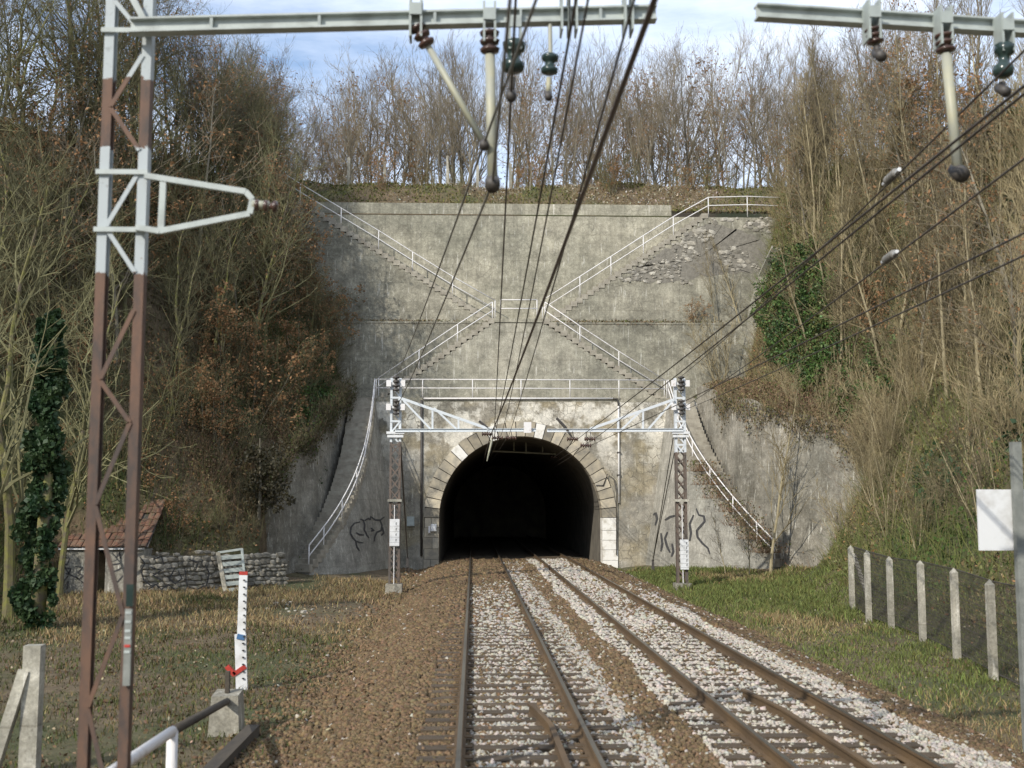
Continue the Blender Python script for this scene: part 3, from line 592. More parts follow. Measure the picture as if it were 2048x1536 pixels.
# ------------------------------------------------------------------ wing walls with curved stairs
def resample(pts, n):
    """catmull-rom through pts, n points evenly in z"""
    P = [v3(p) for p in pts]; P = [P[0]*2-P[1]]+P+[P[-1]*2-P[-2]]; out = []
    for i in range(1, len(P)-2):
        for k in range(20):
            t = k/20; a, b, c, d = P[i-1:i+3]
            out.append(.5*((2*b)+(c-a)*t+(2*a-5*b+4*c-d)*t*t+(3*b-a-3*c+d)*t**3))
    out.append(P[-2]); z = np.array([-p.z for p in out]); zz = np.linspace(z[0], z[-1], n)
    return [Vector((np.interp(t, z, [p.x for p in out]), np.interp(t, z, [p.y for p in out]), -t)) for t in zz]
WINGS = {}
def wing(side, pts, label_wall, label_stairs, label_rail, outer_label, otop):
    N = 41; path = resample(pts, N+1); s = side
    tang = [(path[min(i+1, N)]-path[max(i-1, 0)]) for i in range(N+1)]
    for t in tang: t.z = 0
    tang = [t.normalized() for t in tang]
    nin = [Vector((-s*-1*-t.y if False else (-t.y if s < 0 else t.y), t.x if s < 0 else -t.x, 0)) for t in tang]
    wt = thing('wing_wall', label_wall, 'wall', (path[-1].x, path[-1].y, -.4))
    m = MB(); K = 10; vs = []
    wp = [path[0]+Vector((0, .12, 0))]+path; wn_ = [nin[0]]+nin
    for p, nn in zip(wp, wn_):
        for k in range(K+1):
            z = p.z-.10+(-.75-(p.z-.10))*k/K; o = nn*(.15*(p.z-z)); vs.append((p.x+o.x, p.y+o.y, z))
    fs = [(i*(K+1)+k, (i+1)*(K+1)+k, (i+1)*(K+1)+k+1, i*(K+1)+k+1) for i in range(len(wp)-1) for k in range(K)]
    if s < 0: fs = [f[::-1] for f in fs]
    # closed end at the foot
    e = len(wp)-1; base = len(vs)
    for k in range(K+1): q = vs[e*(K+1)+k]; vs.append((path[-1].x-nin[-1].x*1.2, path[-1].y-nin[-1].y*1.2, q[2]))
    fs += [(e*(K+1)+k, base+k, base+k+1, e*(K+1)+k+1) for k in range(K)]
    m.add(vs, fs); wo = m.build('wall_face', 'wing', wt)
    WINGS[s] = (wt, BVHTree.FromPolygons([Vector(v) for v in m.v], m.f))
    st = thing('staircase', label_stairs, 'stairs', (path[-1].x, path[-1].y, -.3)); r2 = random.Random(5+s)
    for i in range(N):
        a, b = path[i], path[i+1]; c = (a+b)/2; t = (b-a); t.z = 0; L = t.length; t.normalize(); nn = (nin[i]+nin[i+1]).normalized()
        ctr = c-nn*.60; ang = math.atan2(t.y, t.x)
        piece('step', 'step', st, (ctr.x, ctr.y, a.z-.20+r2.uniform(-.015, .015)), (L+.09, 1.30+r2.uniform(-.03, .05), .34), ang)
    hp = [p+nin[i]*-.02 for i, p in enumerate(path)]
    top = [up(p, .95) for p in hp]; mid = [up(p, .5) for p in hp]
    ids = [0, 9, 17, 24, 31, 37, N]
    top.append(up(hp[-1], .0)); 
    railing(label_rail, [top[:-1]+[up(hp[-1], .9)], mid], [(hp[i]-Vector((0, 0, .1)), up(hp[i], .94)) for i in ids], .03)
    # rough outer retaining wall behind the stairs
    ow = thing('retaining_wall', outer_label, 'wall', (otop[-1][0], otop[-1][1], -.5)); m = MB(); vs = []; K = 16; M = 40
    Po = [v3(p) for p in otop]; cum = [0]
    for i in range(len(Po)-1): cum.append(cum[-1]+(Po[i+1]-Po[i]).length)
    for i in range(M+1):
        d = cum[-1]*i/M; x, y, zt = (np.interp(d, cum, [p[j] for p in Po]) for j in range(3))
        zt += .12*math.sin(i*.5)+.04*math.sin(i*1.3)
        for k in range(K+1):
            f = k/K; z = zt+(-.7-zt)*f; off = s*(.9*(1-f)*.5) ; w = .05*float(fnoise(np.array([d*3.]), np.array([z*3.]))[0])
            vs.append((x+off-.45*s+w, y-.25-w, z))
    fs = [(i*(K+1)+k, i*(K+1)+k+1, (i+1)*(K+1)+k+1, (i+1)*(K+1)+k) for i in range(M) for k in range(K)]
    if s > 0: fs = [f[::-1] for f in fs]
    m.add(vs, fs); m.build('wall_face', 'rough_wall', ow, True)
    WINGS[s*10] = (ow, BVHTree.FromPolygons([Vector(v) for v in m.v], m.f))
def bez(p0, p1, p2, p3):
    pts = [p0*(1-t)**3+p1*(3*t*(1-t)**2)+p2*(3*t*t*(1-t))+p3*t**3 for t in (0, .17, .34, .5, .67, .84, 1)]; cum = [0]
    for a, b in zip(pts[:-1], pts[1:]): cum.append(cum[-1]+math.hypot(b.x-a.x, b.y-a.y))
    for p, c in zip(pts, cum): p.z = p0.z+(p3.z-p0.z)*c/cum[-1]
    return pts
Lp = [W(750, 797, PY), W(744, 885, 55.3), W(713, 998, 52.5), W(676, 1056, 51.2), W(618, 1136, 49.6)]; Lp[0].z = ZW
Rp = [W(1336, 797, PY), W(1390, 940, 54.0), W(1427, 996, 52.6), W(1484, 1043, 51.2), W(1549, 1126, 49.6)]; Rp[0].z = ZW
Lp = bez(Lp[0], Vector((-4.95, 54.8, 0)), Vector((-4.9, 51.9, 0)), Lp[-1]); Rp = bez(Rp[0], Vector((9.9, 54.6, 0)), Vector((10.8, 51.9, 0)), Rp[-1])
wing(-1, Lp, 'shaded grey wing wall with black outline graffiti, below the curved stairs', 'curved concrete stairs down the shaded wing wall', 'white pipe railing curving down the shaded wing stairs',
     'dark rough concrete bank wall behind the shaded wing stairs', [(-6.28, 58.1, 8.7), (-6.7, 55.5, 7.6), (-7.15, 52.5, 6.5), (-8.35, 49.2, 4.5), (-9.3, 47.6, 2.4), (-10.4, 46.4, .8)])
wing(1, Rp, 'sunlit pale wing wall with black squiggle graffiti, below the curved stairs', 'curved concrete stairs down the sunlit wing wall, overgrown with brambles', 'white pipe railing curving down the sunlit wing stairs',
     'sunlit rough concrete bank wall behind the overgrown wing stairs', [(11.35, 58.1, 8.6), (11.9, 55.5, 8.1), (12.45, 52.5, 7.4), (14.2, 49.4, 6.6), (15.6, 47.2, 5.6), (17.0, 45.2, 3.4)])
gt = thing('drainage_gutter', 'pale concrete drainage gutter running down beside the green ivy', 'gutter', (15.6, 59.5, T(15.6, 59.5)))
def cast_ground(u, v, y0=40, y1=60.1):
    for y in np.arange(y0, y1, .05):
        p = W(u, v, y)
        if p.z < T(p.x, y): return p
    return W(u, v, y1)
gp = [cast_ground(u, v)+Vector((-.05, -.40, .10)) for u, v in ((1556, 505), (1530, 560), (1512, 620), (1502, 690), (1486, 765))]
for a, b in zip(gp[:-1], gp[1:]): MB().bar(a, b+(b-a)*.02, .8, .25, (0, -1, .6)).build('channel_slab', 'front_wall', gt)

# ------------------------------------------------------------------ graffiti painted on walls
def cast(u, v, bvh):
    h = bvh.ray_cast(_C, ray(u, v).normalized()); return h[0], h[1]
def paint(parent, strokes, place, w, mat, name='graffiti'):
    last = None
    for st in strokes:
        m = MB(); fine = []
        for (a, b) in zip(st[:-1], st[1:]):
            for k in range(4): fine.append((a[0]+(b[0]-a[0])*k/4, a[1]+(b[1]-a[1])*k/4))
        fine.append(st[-1]); vs = []
        for i, (u, v) in enumerate(fine):
            q = fine[min(i+1, len(fine)-1)]; o = fine[max(i-1, 0)]; dx, dy = q[0]-o[0], q[1]-o[1]; L = math.hypot(dx, dy) or 1
            ww = w*(.55+.45*math.sin(math.pi*(i+1)/(len(fine)+1)))
            for sg in (-1, 1):
                p, nn = place(u-dy/L*ww*sg/2, v+dx/L*ww*sg/2)
                if p is None: break
                if nn.dot(_C-p) < 0: nn = -nn
                vs.append(p+nn*.012)
        k = len(vs)//2
        m.add(vs[:2*k], [(2*i, 2*i+1, 2*i+3, 2*i+2) for i in range(k-1)])
        if k > 1: last = m.build(name, mat, parent)
    return last
wl_, wb = WINGS[-1]
Z1 = lambda pts: [(640+x/7.877, 1000+y/7.877) for x, y in pts]
paint(wl_, [Z1(s) for s in ([(630, 345), (540, 365), (485, 430), (475, 520), (510, 590), (560, 645), (620, 670), (680, 675)], [(565, 515), (620, 545), (690, 553)],
    [(630, 300), (680, 320), (700, 390), (695, 470), (740, 560), (770, 600)], [(700, 325), (760, 290), (785, 310), (800, 250)], [(800, 265), (870, 315), (945, 320), (1010, 265)],
    [(945, 320), (975, 400), (960, 480), (890, 510), (860, 580), (850, 650)], [(800, 440), (845, 480), (800, 490)], [(560, 650), (580, 740), (620, 800)], [(980, 430), (1000, 520), (960, 560)])],
    lambda u, v: cast(u, v, wb), 3.6, 'graffiti')
wr_, wb2 = WINGS[1]
Z2 = lambda pts: [(1200+x/3.84, 780+y/3.84) for x, y in pts]
paint(wr_, [Z2(s) for s in ([(740, 910), (760, 960), (800, 970), (805, 1010), (770, 1050), (745, 1080), (750, 1130), (790, 1180), (830, 1215), (845, 1260)], [(720, 960), (690, 1030), (700, 1100), (690, 1160)],
    [(500, 1000), (540, 975), (580, 965)], [(520, 1090), (500, 1140), (515, 1200), (540, 1250)], [(470, 1100), (480, 1180), (470, 1240)], [(555, 1180), (565, 1240), (550, 1280)], [(410, 960), (430, 945), (440, 990), (425, 1040)])],
    lambda u, v: cast(u, v, wb2), 4.8, 'graffiti')

# ------------------------------------------------------------------ steelwork parts
def ins(mb, a, b, r, n, core=.4):
    a, b = v3(a), v3(b); pts = []; rs = []
    for i in range(n):
        for t, q in ((.12, core), (.30, 1), (.62, .92), (.75, core)): pts.append(a+(b-a)*((i+t)/n)); rs.append(r*q)
    mb.tube(pts, rs, 9); return mb
def channel(mb, x, y0, y1, z0, z1, w, s, tk=.012):
    """upright channel with its web on the s side"""
    mb.box((x-w/2, y0, z0), (x+w/2, y0+tk, z1)); mb.box((x-w/2, y1-tk, z0), (x+w/2, y1, z1))
    xa = x+s*w/2; mb.box((min(xa, xa-s*tk), y0+tk, z0), (max(xa, xa-s*tk), y1-tk, z1)); return mb
FY = 43.0
ZF = W(790, 884, FY).z
banded('far_mast_paint', [ZF], rust=(.15, .11, .085), rust2=(.10, .085, .072))
banded('far_mast_paint_b', [W(1360, 905, FY).z], paint=(.62, .65, .67), rust=(.15, .11, .085), rust2=(.10, .085, .072))
def far_mast(uc, s, label, mt):
    x = W(uc, 1000, FY).x; zt = W(uc, 757, FY).z; zb = -.22; gz = -.62
    t = thing('catenary_mast', label, 'mast', (x, FY, gz))
    MB().box((x-.30, FY-.30, gz-.2), (x+.30, FY+.30, zb)).build('foundation', 'block_concrete', t)
    for q in (-1, 1): channel(MB(), x+q*.165, FY-.13, FY+.13, zb-.05, zt, .085, q).build('leg', mt, t)
    z = zb+.1; q = 1; zl = W(uc, 890, FY).z
    while z < zl-.3:
        for sg, yy in ((1, FY-.138), (-1, FY+.138)):
            MB().bar((x-sg*.16, yy, z), (x+sg*.16, yy, z+.40), .05, .008, (0, 1, 0)).build('lacing_bar', mt, t)
        MB().bar((x+.16, FY-.148, z), (x-.16, FY-.148, z+.40), .05, .008, (0, 1, 0)).build('lacing_bar', mt, t)
        z += .42
    z = zl; k = 0
    while z < zt-.35:
        MB().bar((x-.2, FY-.14, z), (x+.2, FY-.14, z), .07, .012, (0, 1, 0)).build('batten_plate', mt, t)
        sg = 1 if k % 2 else -1
        MB().bar((x-sg*.16, FY-.146, z+.02), (x+sg*.16, FY-.146, z+.42), .055, .008, (0, 1, 0)).build('lacing_bar', mt, t); z += .44; k += 1
    for v, w in ((768, .62), (815, .62), (866, .66), (873, .60), (1001, .52)):
        zz = W(uc, v, FY).z; MB().box((x-w/2, FY-.22, zz-.045), (x+w/2, FY-.15, zz+.045)).build('clamp_bar', 'white_paint' if v != 1001 else 'post_concrete', t)
    for v in (768, 815):
        zz = W(uc, v, FY).z
        for q in (-1, 1): MB().box((x+q*.26-.09, FY-.27, zz-.12), (x+q*.26+.09, FY-.225, zz+.12)).build('end_plate', 'white_pipe', t)
        ins(MB(), (x+.02, FY-.3, zz-.32), (x+.02, FY-.3, zz+.30), .13, 4).build('insulator', 'dark_steel', t, True)
    # cantilever truss over the track
    P = lambda u, v: W(u, v, FY-.2)
    if s > 0: beam = ((790, 861), (1072, 860)); ch = ((803, 797), (978, 858)); ver = ((865, 821), (917, 839)); dia = (((806, 800), (862, 859)), ((868, 816), (914, 859)))
    else: beam = ((1366, 860), (1094, 861)); ch = ((1348, 799), (1180, 858)); ver = ((1286, 820), (1236, 838)); dia = (((1344, 804), (1296, 859)), ((1282, 822), (1243, 859)))
    o = MB(); a, b = P(*beam[0]), P(*beam[1])
    o.bar(a, b, .012, .10); o.bar(a+Vector((0, 0, .055)), b+Vector((0, 0, .055)), .12, .012); o.bar(a-Vector((0, 0, .055)), b-Vector((0, 0, .055)), .12, .012)
    o.build('cantilever_beam', mt, t)
    MB().bar(P(*ch[0]), P(*ch[1]), .08, .10).build('tie_bar', mt, t)
    for u, v in ver: MB().bar(P(u, v), P(u, 859), .07, .06).build('strut', mt, t)
    for c, d in dia: MB().bar(P(*c), P(*d), .07, .07).build('brace', mt, t)
    hang = ((975, 868), (995, 876), (1022, 876)) if s > 0 else ((1145, 878), (1180, 878), (1172, 891))
    for u, v in hang:
        p = W(u, v, FY-.2); ins(MB(), p-Vector((.22, 0, 0)), p+Vector((.22, 0, 0)), .085, 5).build('insulator', 'insulator', t, True)
        MB().tube([p+Vector((.05, 0, 0)), W(u, 862, FY-.2)], .014, 5).build('hanger', 'dark_steel', t)
    if s > 0:
        p = W(1055, 855, FY-.27); MB().box((p.x-.14, p.y-.06, p.z-.2), (p.x+.14, p.y, p.z+.2)).build('end_plate', 'white_pipe', t)
        MB().tube([W(985, 876, FY-.2), W(978, 905, FY-.2), W(974, 922, FY-.1)], [.05, .04, .02], 6).build('registration_arm', 'pale_rod', t)
        MB().tube([W(958, 842, FY-.2), W(978, 858, FY-.2)], .05, 6).build('switch_horn', 'dark_steel', t)
    else:
        MB().tube([W(1113, 836, FY-.2), W(1130, 854, FY-.2), W(1145, 876, FY-.2)], [.05, .06, .03], 6).build('switch_horn', 'dark_steel', t)
    u0, v0, u1, v1 = (779, 1038, 799, 1092) if s > 0 else (1361, 1079, 1377, 1139)
    p, q = W(u0, v1, FY-.24), W(u1, v0, FY-.24)
    pl_ = MB().box((p.x, p.y-.012, p.z), (q.x, p.y, q.z)).build('number_plate', 'white_paint', t)
    nrow = 4 if s > 0 else 6; H = q.z-p.z; Wd = q.x-p.x
    mk = MB()
    for i in range(nrow):
        zc = q.z-H*(i+.85)/(nrow+.9); xc = p.x+Wd*(.66 if s > 0 else .76); mk.box((xc-.012, p.y-.018, zc-.042), (xc+.012, p.y-.012, zc+.042)); mk.box((xc+.012, p.y-.018, zc+.03), (xc+.03, p.y-.012, zc+.042))
        mk.box((p.x+.006, p.y-.0145, zc-H*.09-.003), (q.x-.006, p.y-.012, zc-H*.09+.003))
    mk.build('plate_marks', 'black_paint', pl_)
    MB().tube([(x, FY-.2, zb), (x, FY-.2, W(uc, 1010, FY).z)], .02, 6).build('earth_rod', 'white_pipe', t)
    return t, x
far_mast(790, 1, 'white and rusty lattice mast carrying a truss arm, beside the shaded wing wall', 'far_mast_paint')
far_mast(1362, -1, 'white and rusty lattice mast with truss arm, in the grass by the sunlit wing wall', 'far_mast_paint_b')
# guy wires
def guy(label, tops, foot, fz):
    f = v3(foot); t = thing('guy_wire', label, 'guy wire', f)
    for a in tops: MB().tube([a, (f.x, f.y, f.z+.55)], .018, 5).build('cable', 'wire', t)
    MB().bar((f.x, f.y, f.z+.6), (f.x, f.y, f.z+.15), .10, .05).build('turnbuckle', 'dark_steel', t)
    for q in (-.05, .05): MB().tube([(f.x+q, f.y, f.z+.3), (f.x+q*1.6, f.y, f.z-.15)], .022, 6).build('anchor_rod', 'dark_steel', t)
p = G(815, 1140, -.35); guy('guy wire pair anchored in brown ballast beside the mast with the drum plate', [W(797, 800, FY+.1), W(799, 872, FY+.1)], p, 0)
p = G(1306, 1146, -.38); guy('guy wire pair anchored in the grass beside the sunlit mast', [W(1348, 866, FY+.1), W(1356, 868, FY+.1)], p, 0)

# ------------------------------------------------------------------ near mast with beam and bracket
NY = 9.3
zf = lambda v: W(230, v, NY).z
banded('near_mast_paint', [zf(545), zf(293), zf(155)], paint=(.43, .47, .475), rust=(.145, .08, .05), rust2=(.065, .048, .04))
xa, xb = W(183, 1009, NY).x, W(262, 1009, NY).x
nm = thing('catenary_mast', 'close rusty lattice mast with painted bands, carrying the long pale beam', 'mast', ((xa+xb)/2, NY, -.6))
MB().box((xa-.25, NY-.3, -.8), (xb+.25, NY+.45, -.42)).build('foundation', 'block_concrete', nm)
zt = zf(-160)
for x, q in ((xa, -1), (xb, 1)): channel(MB(), x, NY, NY+.10, -.45, zt, .078, q, .014).build('leg', 'near_mast_paint', nm)
# zigzag lacing, nodes read off the photograph
nodes = [(1536+120, 1), (1415, 0), (1230, 1), (1010, 0), (845, 1), (760, 0), (620, 1), (545, 1), (455, 0), (345, 1), (300, 1), (215, 0), (110, 1), (70, 1), (0, 0), (-120, 1)]
for (v0, s0), (v1, s1) in zip(nodes[:-1], nodes[1:]):
    if s0 == s1: continue
    MB().bar(((xb-.03 if s0 else xa+.03), NY-.006, zf(v0)), ((xb-.03 if s1 else xa+.03), NY-.006, zf(v1)), .036, .010, (0, 1, 0)).build('lacing_bar', 'near_mast_paint', nm)
for v in (62, 345, 460): MB().box((xa-.06, NY-.03, zf(v)-.02), (xb+.05, NY-.013, zf(v)+.02)).build('batten_plate', 'beam_paint', nm)
def ibeam(a, b, h, w, name, mat, parent):
    a, b = v3(a), v3(b); o = MB(); u = Vector((0, 0, h/2-.008)); o.bar(a, b, .014, h-.03); o.bar(a+u, b+u, w, .016); o.bar(a-u, b-u, w, .016); return o.build(name, mat, parent)
ba, bb = W(262, 54, NY-.12), W(1312, 28, NY-.12)
bm_ = ibeam(ba, bb, .125, .11, 'cantilever_beam', 'beam_paint', nm)
for u in (425, 640, 870, 1200): 
    p = W(u, 54+(u-262)/1050*-26, NY-.12); MB().box((p.x-.012, p.y-.050, p.z-.046), (p.x+.012, p.y-.008, p.z+.046)).build('stiffener', 'grey_paint', bm_)
MB().bar(W(235, -60, NY-.05), W(300, 62, NY-.05), .05, .05).build('brace', 'beam_paint', nm)
# stirrup bracket with insulator
Q = lambda u, v: W(u, v, NY-.06)
br = MB()
for a, b in (((290, 352), (492, 384)), ((492, 384), (506, 400)), ((506, 400), (500, 428)), ((500, 428), (320, 463)), ((320, 463), (272, 455)), ((327, 362), (322, 460))):
    br.bar(Q(*a), Q(*b), .05, .046 if a[0] != 327 else .036)
br.build('stirrup_bracket', 'beam_paint', nm)
ins(MB(), Q(506, 410), Q(560, 414), .05, 3, .5).build('insulator', 'insulator', nm, True)
MB().tube([Q(505, 409), Q(538, 411)], .035, 8).build('insulator_cap', 'pale_rod', nm, True)
zq = [zf(v) for v in (1180, 1210, 1215, 1285, 1300, 1380)]
MB().box((xb, NY-.05, zf(1212)), (xb+.055, NY-.02, zf(1168))).build('green_plate', 'green_insulator', nm)
pz = MB().box((xb-.005, NY-.045, zf(1370)), (xb+.05, NY-.02, zf(1217))).build('number_plate', 'post_paint', nm)
for i, v in enumerate((1222, 1240, 1258, 1272, 1288, 1300)): MB().box((xb+.0, NY-.051, zf(v+5)), (xb+.045, NY-.0455, zf(v))).build('plate_band', 'beam_paint' if i != 4 else 'red_paint', pz)
# fittings hanging from the beam
def hanger(parent, u, v0, v1, tip, rod_r, ins_mat, rod_mat, y=NY-.14, cl=True, insr=.075, nd=3):
    """clamp on the beam at u, insulator from v0 to v1, rod on to the pixel tip"""
    a, b, c = W(u, v0, y), W(u+(tip[0]-u)*(v1-v0)/max(tip[1]-v0, 1), v1, y), W(tip[0], tip[1], y)
    if cl:
        k = MB()
        for q in (-.045, .045): k.box((a.x+q-.009, y-.07, a.z-.12), (a.x+q+.009, y+.10, a.z+.22))
        k.box((a.x-.05, y-.08, a.z+.06), (a.x+.05, y-.07, a.z+.16)); k.build('clamp', 'grey_paint', parent)
    ins(MB(), a, b, insr, nd, .55).build('insulator', ins_mat, parent, True)
    MB().tube([b, c], rod_r, 8).build('hanger_rod', rod_mat, parent, True)
    MB().tube([c+Vector((0, .05, .04)), c-Vector((0, .08, .05))], rod_r*1.5, 8).build('wire_clamp', 'dark_steel', parent, True)
    return c
h1 = hanger(nm, 832, 50, 95, (968, 287), .027, 'insulator', 'pale_rod')
h2 = hanger(nm, 979, 60, 110, (985, 366), .042, 'insulator', 'pale_rod', insr=.085)
h3 = hanger(nm, 1030, 75, 155, (1022, 190), .03, 'green_insulator', 'dark_steel', insr=.10, nd=2)
h4 = hanger(nm, 1101, 105, 155, (1096, 190), .022, 'green_insulator', 'pale_rod', cl=False, insr=.075, nd=2)
MB().tube([W(1100, 40, NY-.14), W(1101, 106, NY-.14)], .018, 7).build('hanger_rod', 'pale_rod', nm)
for u in (1130, 1145, 1256):
    p = W(u, 34, NY-.14); k = MB()
    for q in (-.03, .03): k.box((p.x+q-.008, p.y-.09, p.z-.14), (p.x+q+.008, p.y+.11, p.z+.22))
    k.build('clamp', 'grey_paint', nm)

# mast and beam of the far-side track, the mast itself stands outside the picture
zR = W(1512, 24, NY).z; e0 = W(1512, 24, NY); d = ray(2048, 57); tt = (zR-EYE)/d.z; e1 = _C+d*tt; dirv = (e1-e0).normalized(); mx = e0+dirv*5.0
rm = thing('catenary_mast', 'lattice mast whose cut-off pale beam reaches over the sunny track', 'mast', (mx.x+.2, mx.y, -.6))
MB().box((mx.x-.2, mx.y-.3, -.8), (mx.x+.6, mx.y+.45, -.42)).build('foundation', 'block_concrete', rm)
for x, q in ((mx.x+.04, -1), (mx.x+.36, 1)): channel(MB(), x, mx.y+.1, mx.y+.25, -.45, zt, .10, q, .014).build('leg', 'near_mast_paint', rm)
z = -.3
while z < zt-.5:
    MB().bar((mx.x+.06, mx.y+.094, z), (mx.x+.34, mx.y+.094, z+.45), .06, .010, (0, 1, 0)).build('lacing_bar', 'near_mast_paint', rm)
    MB().bar((mx.x+.34, mx.y+.094, z+.45), (mx.x+.06, mx.y+.094, z+.9), .06, .010, (0, 1, 0)).build('lacing_bar', 'near_mast_paint', rm); z += .9
ibeam(e0, mx+dirv*.3, .125, .11, 'cantilever_beam', 'beam_paint', rm)
def Yat(u): return (e0+dirv*((W(u, 30, NY).x-e0.x)/dirv.x)).y-.14
hanger(rm, 1745, 55, 90, (1757, 110), .03, 'insulator', 'dark_steel', Yat(1745))
h5 = hanger(rm, 1888, 66, 108, (1916, 345), .045, 'insulator', 'pale_rod', Yat(1888), insr=.085)
h6 = hanger(rm, 2010, 80, 165, (2004, 180), .03, 'green_insulator', 'dark_steel', Yat(2010), insr=.09, nd=2)

# ------------------------------------------------------------------ overhead wires
def wirething(label, pts, r, mat, sag=.0, n=14, name='overhead_wire', group=None):
    P = [v3(p) for p in pts]; out = []
    for a, b in zip(P[:-1], P[1:]):
        for i in range(n): t = i/n; q = a+(b-a)*t; q.z -= sag*4*t*(1-t); out.append(q)
    out.append(P[-1]); o = thing(name, label, 'wire', P[-1], group)
    MB().tube(out, r, 6).build('strand', mat, o, True); return o, out
def near(u, v, z): d = ray(u, v); return _C+d*((z-EYE)/d.z)
def back(a, b, k=.35): a, b = v3(a), v3(b); return a+(a-b).normalized()*(b-a).length*k
INY = PY+26
def w2(label, n0, f0, r, mat, sag=.1, inside=None, extra=None, bk=None):
    a, b = v3(n0), v3(f0); pts = ([bk+(bk-a)*.6, a] if bk is not None else [back(a, b, .25), a])+(extra or [])+[b]
    if inside: pts.append(v3(inside))
    o = thing('overhead_wire', label, 'wire', b); mb = MB(); out = []
    for i, (p, q) in enumerate(zip(pts[:-1], pts[1:])):
        L = (q-p).length; s = sag*(L/35)**2 if i == len(pts)-2-(1 if inside else 0) else 0
        for k in range(12): t = k/12; c = p+(q-p)*t; c.z -= s*4*t*(1-t); out.append(c)
    out.append(pts[-1]); mb.tube(out, r, 6).build('strand', mat, o, True); return o
w2('grey feeder wire from the slanting rod to the mast top by the shaded wing wall', h1, W(790, 757, FY-.3), .010, 'grey_wire', .15, bk=near(1072, 0, h1.z))
w2('grey feeder wire from the upright rod to the lower mast insulator by the shaded wing', h2, W(792, 815, FY-.3), .0105, 'grey_wire', .15, bk=near(1020, 0, h2.z))
w2('black wire running from the squat dark green insulator to the shaded truss arm', h3, W(988, 872, FY-.2), .010, 'wire', .10)
ci = lambda x, z: (x, INY, z)
w2('thin black wire nearest the tunnel crown, over the brown ballast track', near(1152, 0, 6.0), W(990, 868, FY-.2), .010, 'wire', .12, ci(.5, 4.9))
w2('thin black wire hung beside the one that meets the green insulator', near(1176, 0, 5.9), W(1003, 868, FY-.2), .0085, 'wire', .22, ci(.6, 4.9))
w2('thin dark wire between the thick contact wire and the black wires', near(1268, 0, 5.75), W(1018, 870, FY-.2), .009, 'wire', .10, ci(.7, 4.9))
w2('thick brown contact wire over the track with brown ballast', near(1309, 0, 5.5), W(982, 868, FY-.2), .019, 'copper_wire', .10, ci(.4, 4.6))
A = near(2048, 102, 6.3)
w2('dark feeder wire with pale insulator, running to the top of the mast in the grass', A, W(1357, 757, FY-.3), .011, 'wire', .12)
w2('dark contact wire over the pale ballast track, upper of a close pair', near(2048, 172, 5.62), W(1168, 868, FY-.2), .013, 'wire', .05, ci(4.1, 4.7))
w2('dark contact wire over the pale ballast track, the lower of a close pair', near(2048, 188, 5.60), W(1190, 877, FY-.2), .012, 'wire', .05, ci(4.2, 4.7))
Cc = near(2048, 318, 5.5)
w2('dark wire with a lower insulator, ending on the middle of the mast in the grass', Cc, W(1371, 812, FY-.3), .011, 'wire', .08)
w2('thin dark wire passing under the sunny truss arm into the tunnel', near(2048, 466, 5.2), W(1172, 895, FY-.2), .010, 'wire', .05, ci(4.6, 4.6))
w2('thin dark wire below all others, ending on the mast in the grass', near(2048, 511, 5.0), W(1373, 818, FY-.3), .010, 'wire', .06)
def wire_ins(label, a, b, uv):
    a, b = v3(a), v3(b); d = ray(*uv); # point of the wire seen at that pixel
    best = min((((_C+d*(k*.05)-(a+(b-a)*t)).length, t) for t in np.linspace(0, .5, 120) for k in (int(((a+(b-a)*t).y/d.y)/.05),)), key=lambda q: q[0])[1]
    p = a+(b-a)*best; dv = (b-a).normalized(); t = thing('wire_insulator', label, 'insulator', p)
    ins(MB(), p-dv*.22, p+dv*.22, .055, 4, .6).build('body', 'grey_wire', t, True); MB().tube([p-dv*.34, p-dv*.2], .025, 6).build('cap', 'white_paint', t)
    MB().tube([p+dv*.2, p+dv*.34], .025, 6).build('cap', 'white_paint', t)
wire_ins('pale insulator in the feeder wire that runs to the mast top', A, W(1357, 757, FY-.3), (1774, 343))
wire_ins('pale insulator in the wire that ends on the mast middle', Cc, W(1371, 812, FY-.3), (1774, 509))
# support bar inside the tunnel mouth
tb = thing('tunnel_bracket', 'thin support bar with hangers across the dark tunnel crown', 'bracket', W(1050, 905, PY+6))
p0, p1 = W(985, 902, PY+6), W(1112, 908, PY+6)
MB().tube([p0, p1], .05, 6).build('bar', 'pale_rod', tb)
for u, va, vb in ((1052, 880, 908), (1085, 885, 906), (1028, 882, 905)):
    MB().tube([W(u, va-8, PY+6), W(u, vb, PY+6)], .04, 6).build('hanger', 'pale_rod', tb)
ins(MB(), W(1100, 914, PY+6), W(1122, 914, PY+6), .1, 4).build('insulator', 'insulator', tb)

# ------------------------------------------------------------------ hut, stone wall, leaning panel
HY = 42.3
hx0, hx1 = W(118, 1190, HY).x, W(286, 1190, HY).x; hzt = W(200, 1099, HY).z; hzb = -.75
hut = thing('trackside_hut', 'small plastered hut with red tiled roof and graffiti, half buried in the bank', 'hut', ((hx0+hx1)/2, HY, -.6))
dx0, dx1 = W(188, 1150, HY).x, W(210, 1150, HY).x
MB().box((hx0, HY, hzb), (dx0, HY+2.6, hzt)).build('wall', 'hut_plaster', hut); MB().box((dx1, HY, hzb), (hx1, HY+2.6, hzt)).build('wall', 'hut_plaster', hut)
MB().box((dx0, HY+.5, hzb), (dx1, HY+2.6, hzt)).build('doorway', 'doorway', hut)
MB().box((hx0-.05, HY-.12, hzt), (hx1+.02, HY-.02, hzt+.07)).build('lintel_board', 'white_paint', hut)
roof = MB().add([(hx0-.1, HY-.1, hzt+.075), (hx1+.15, HY-.1, hzt+.075), (hx1+.05, HY+2.5, hzt+1.75), (hx0+.05, HY+2.5, hzt+1.75)], [(0, 1, 2, 3)]).build('roof', 'mortar', hut)
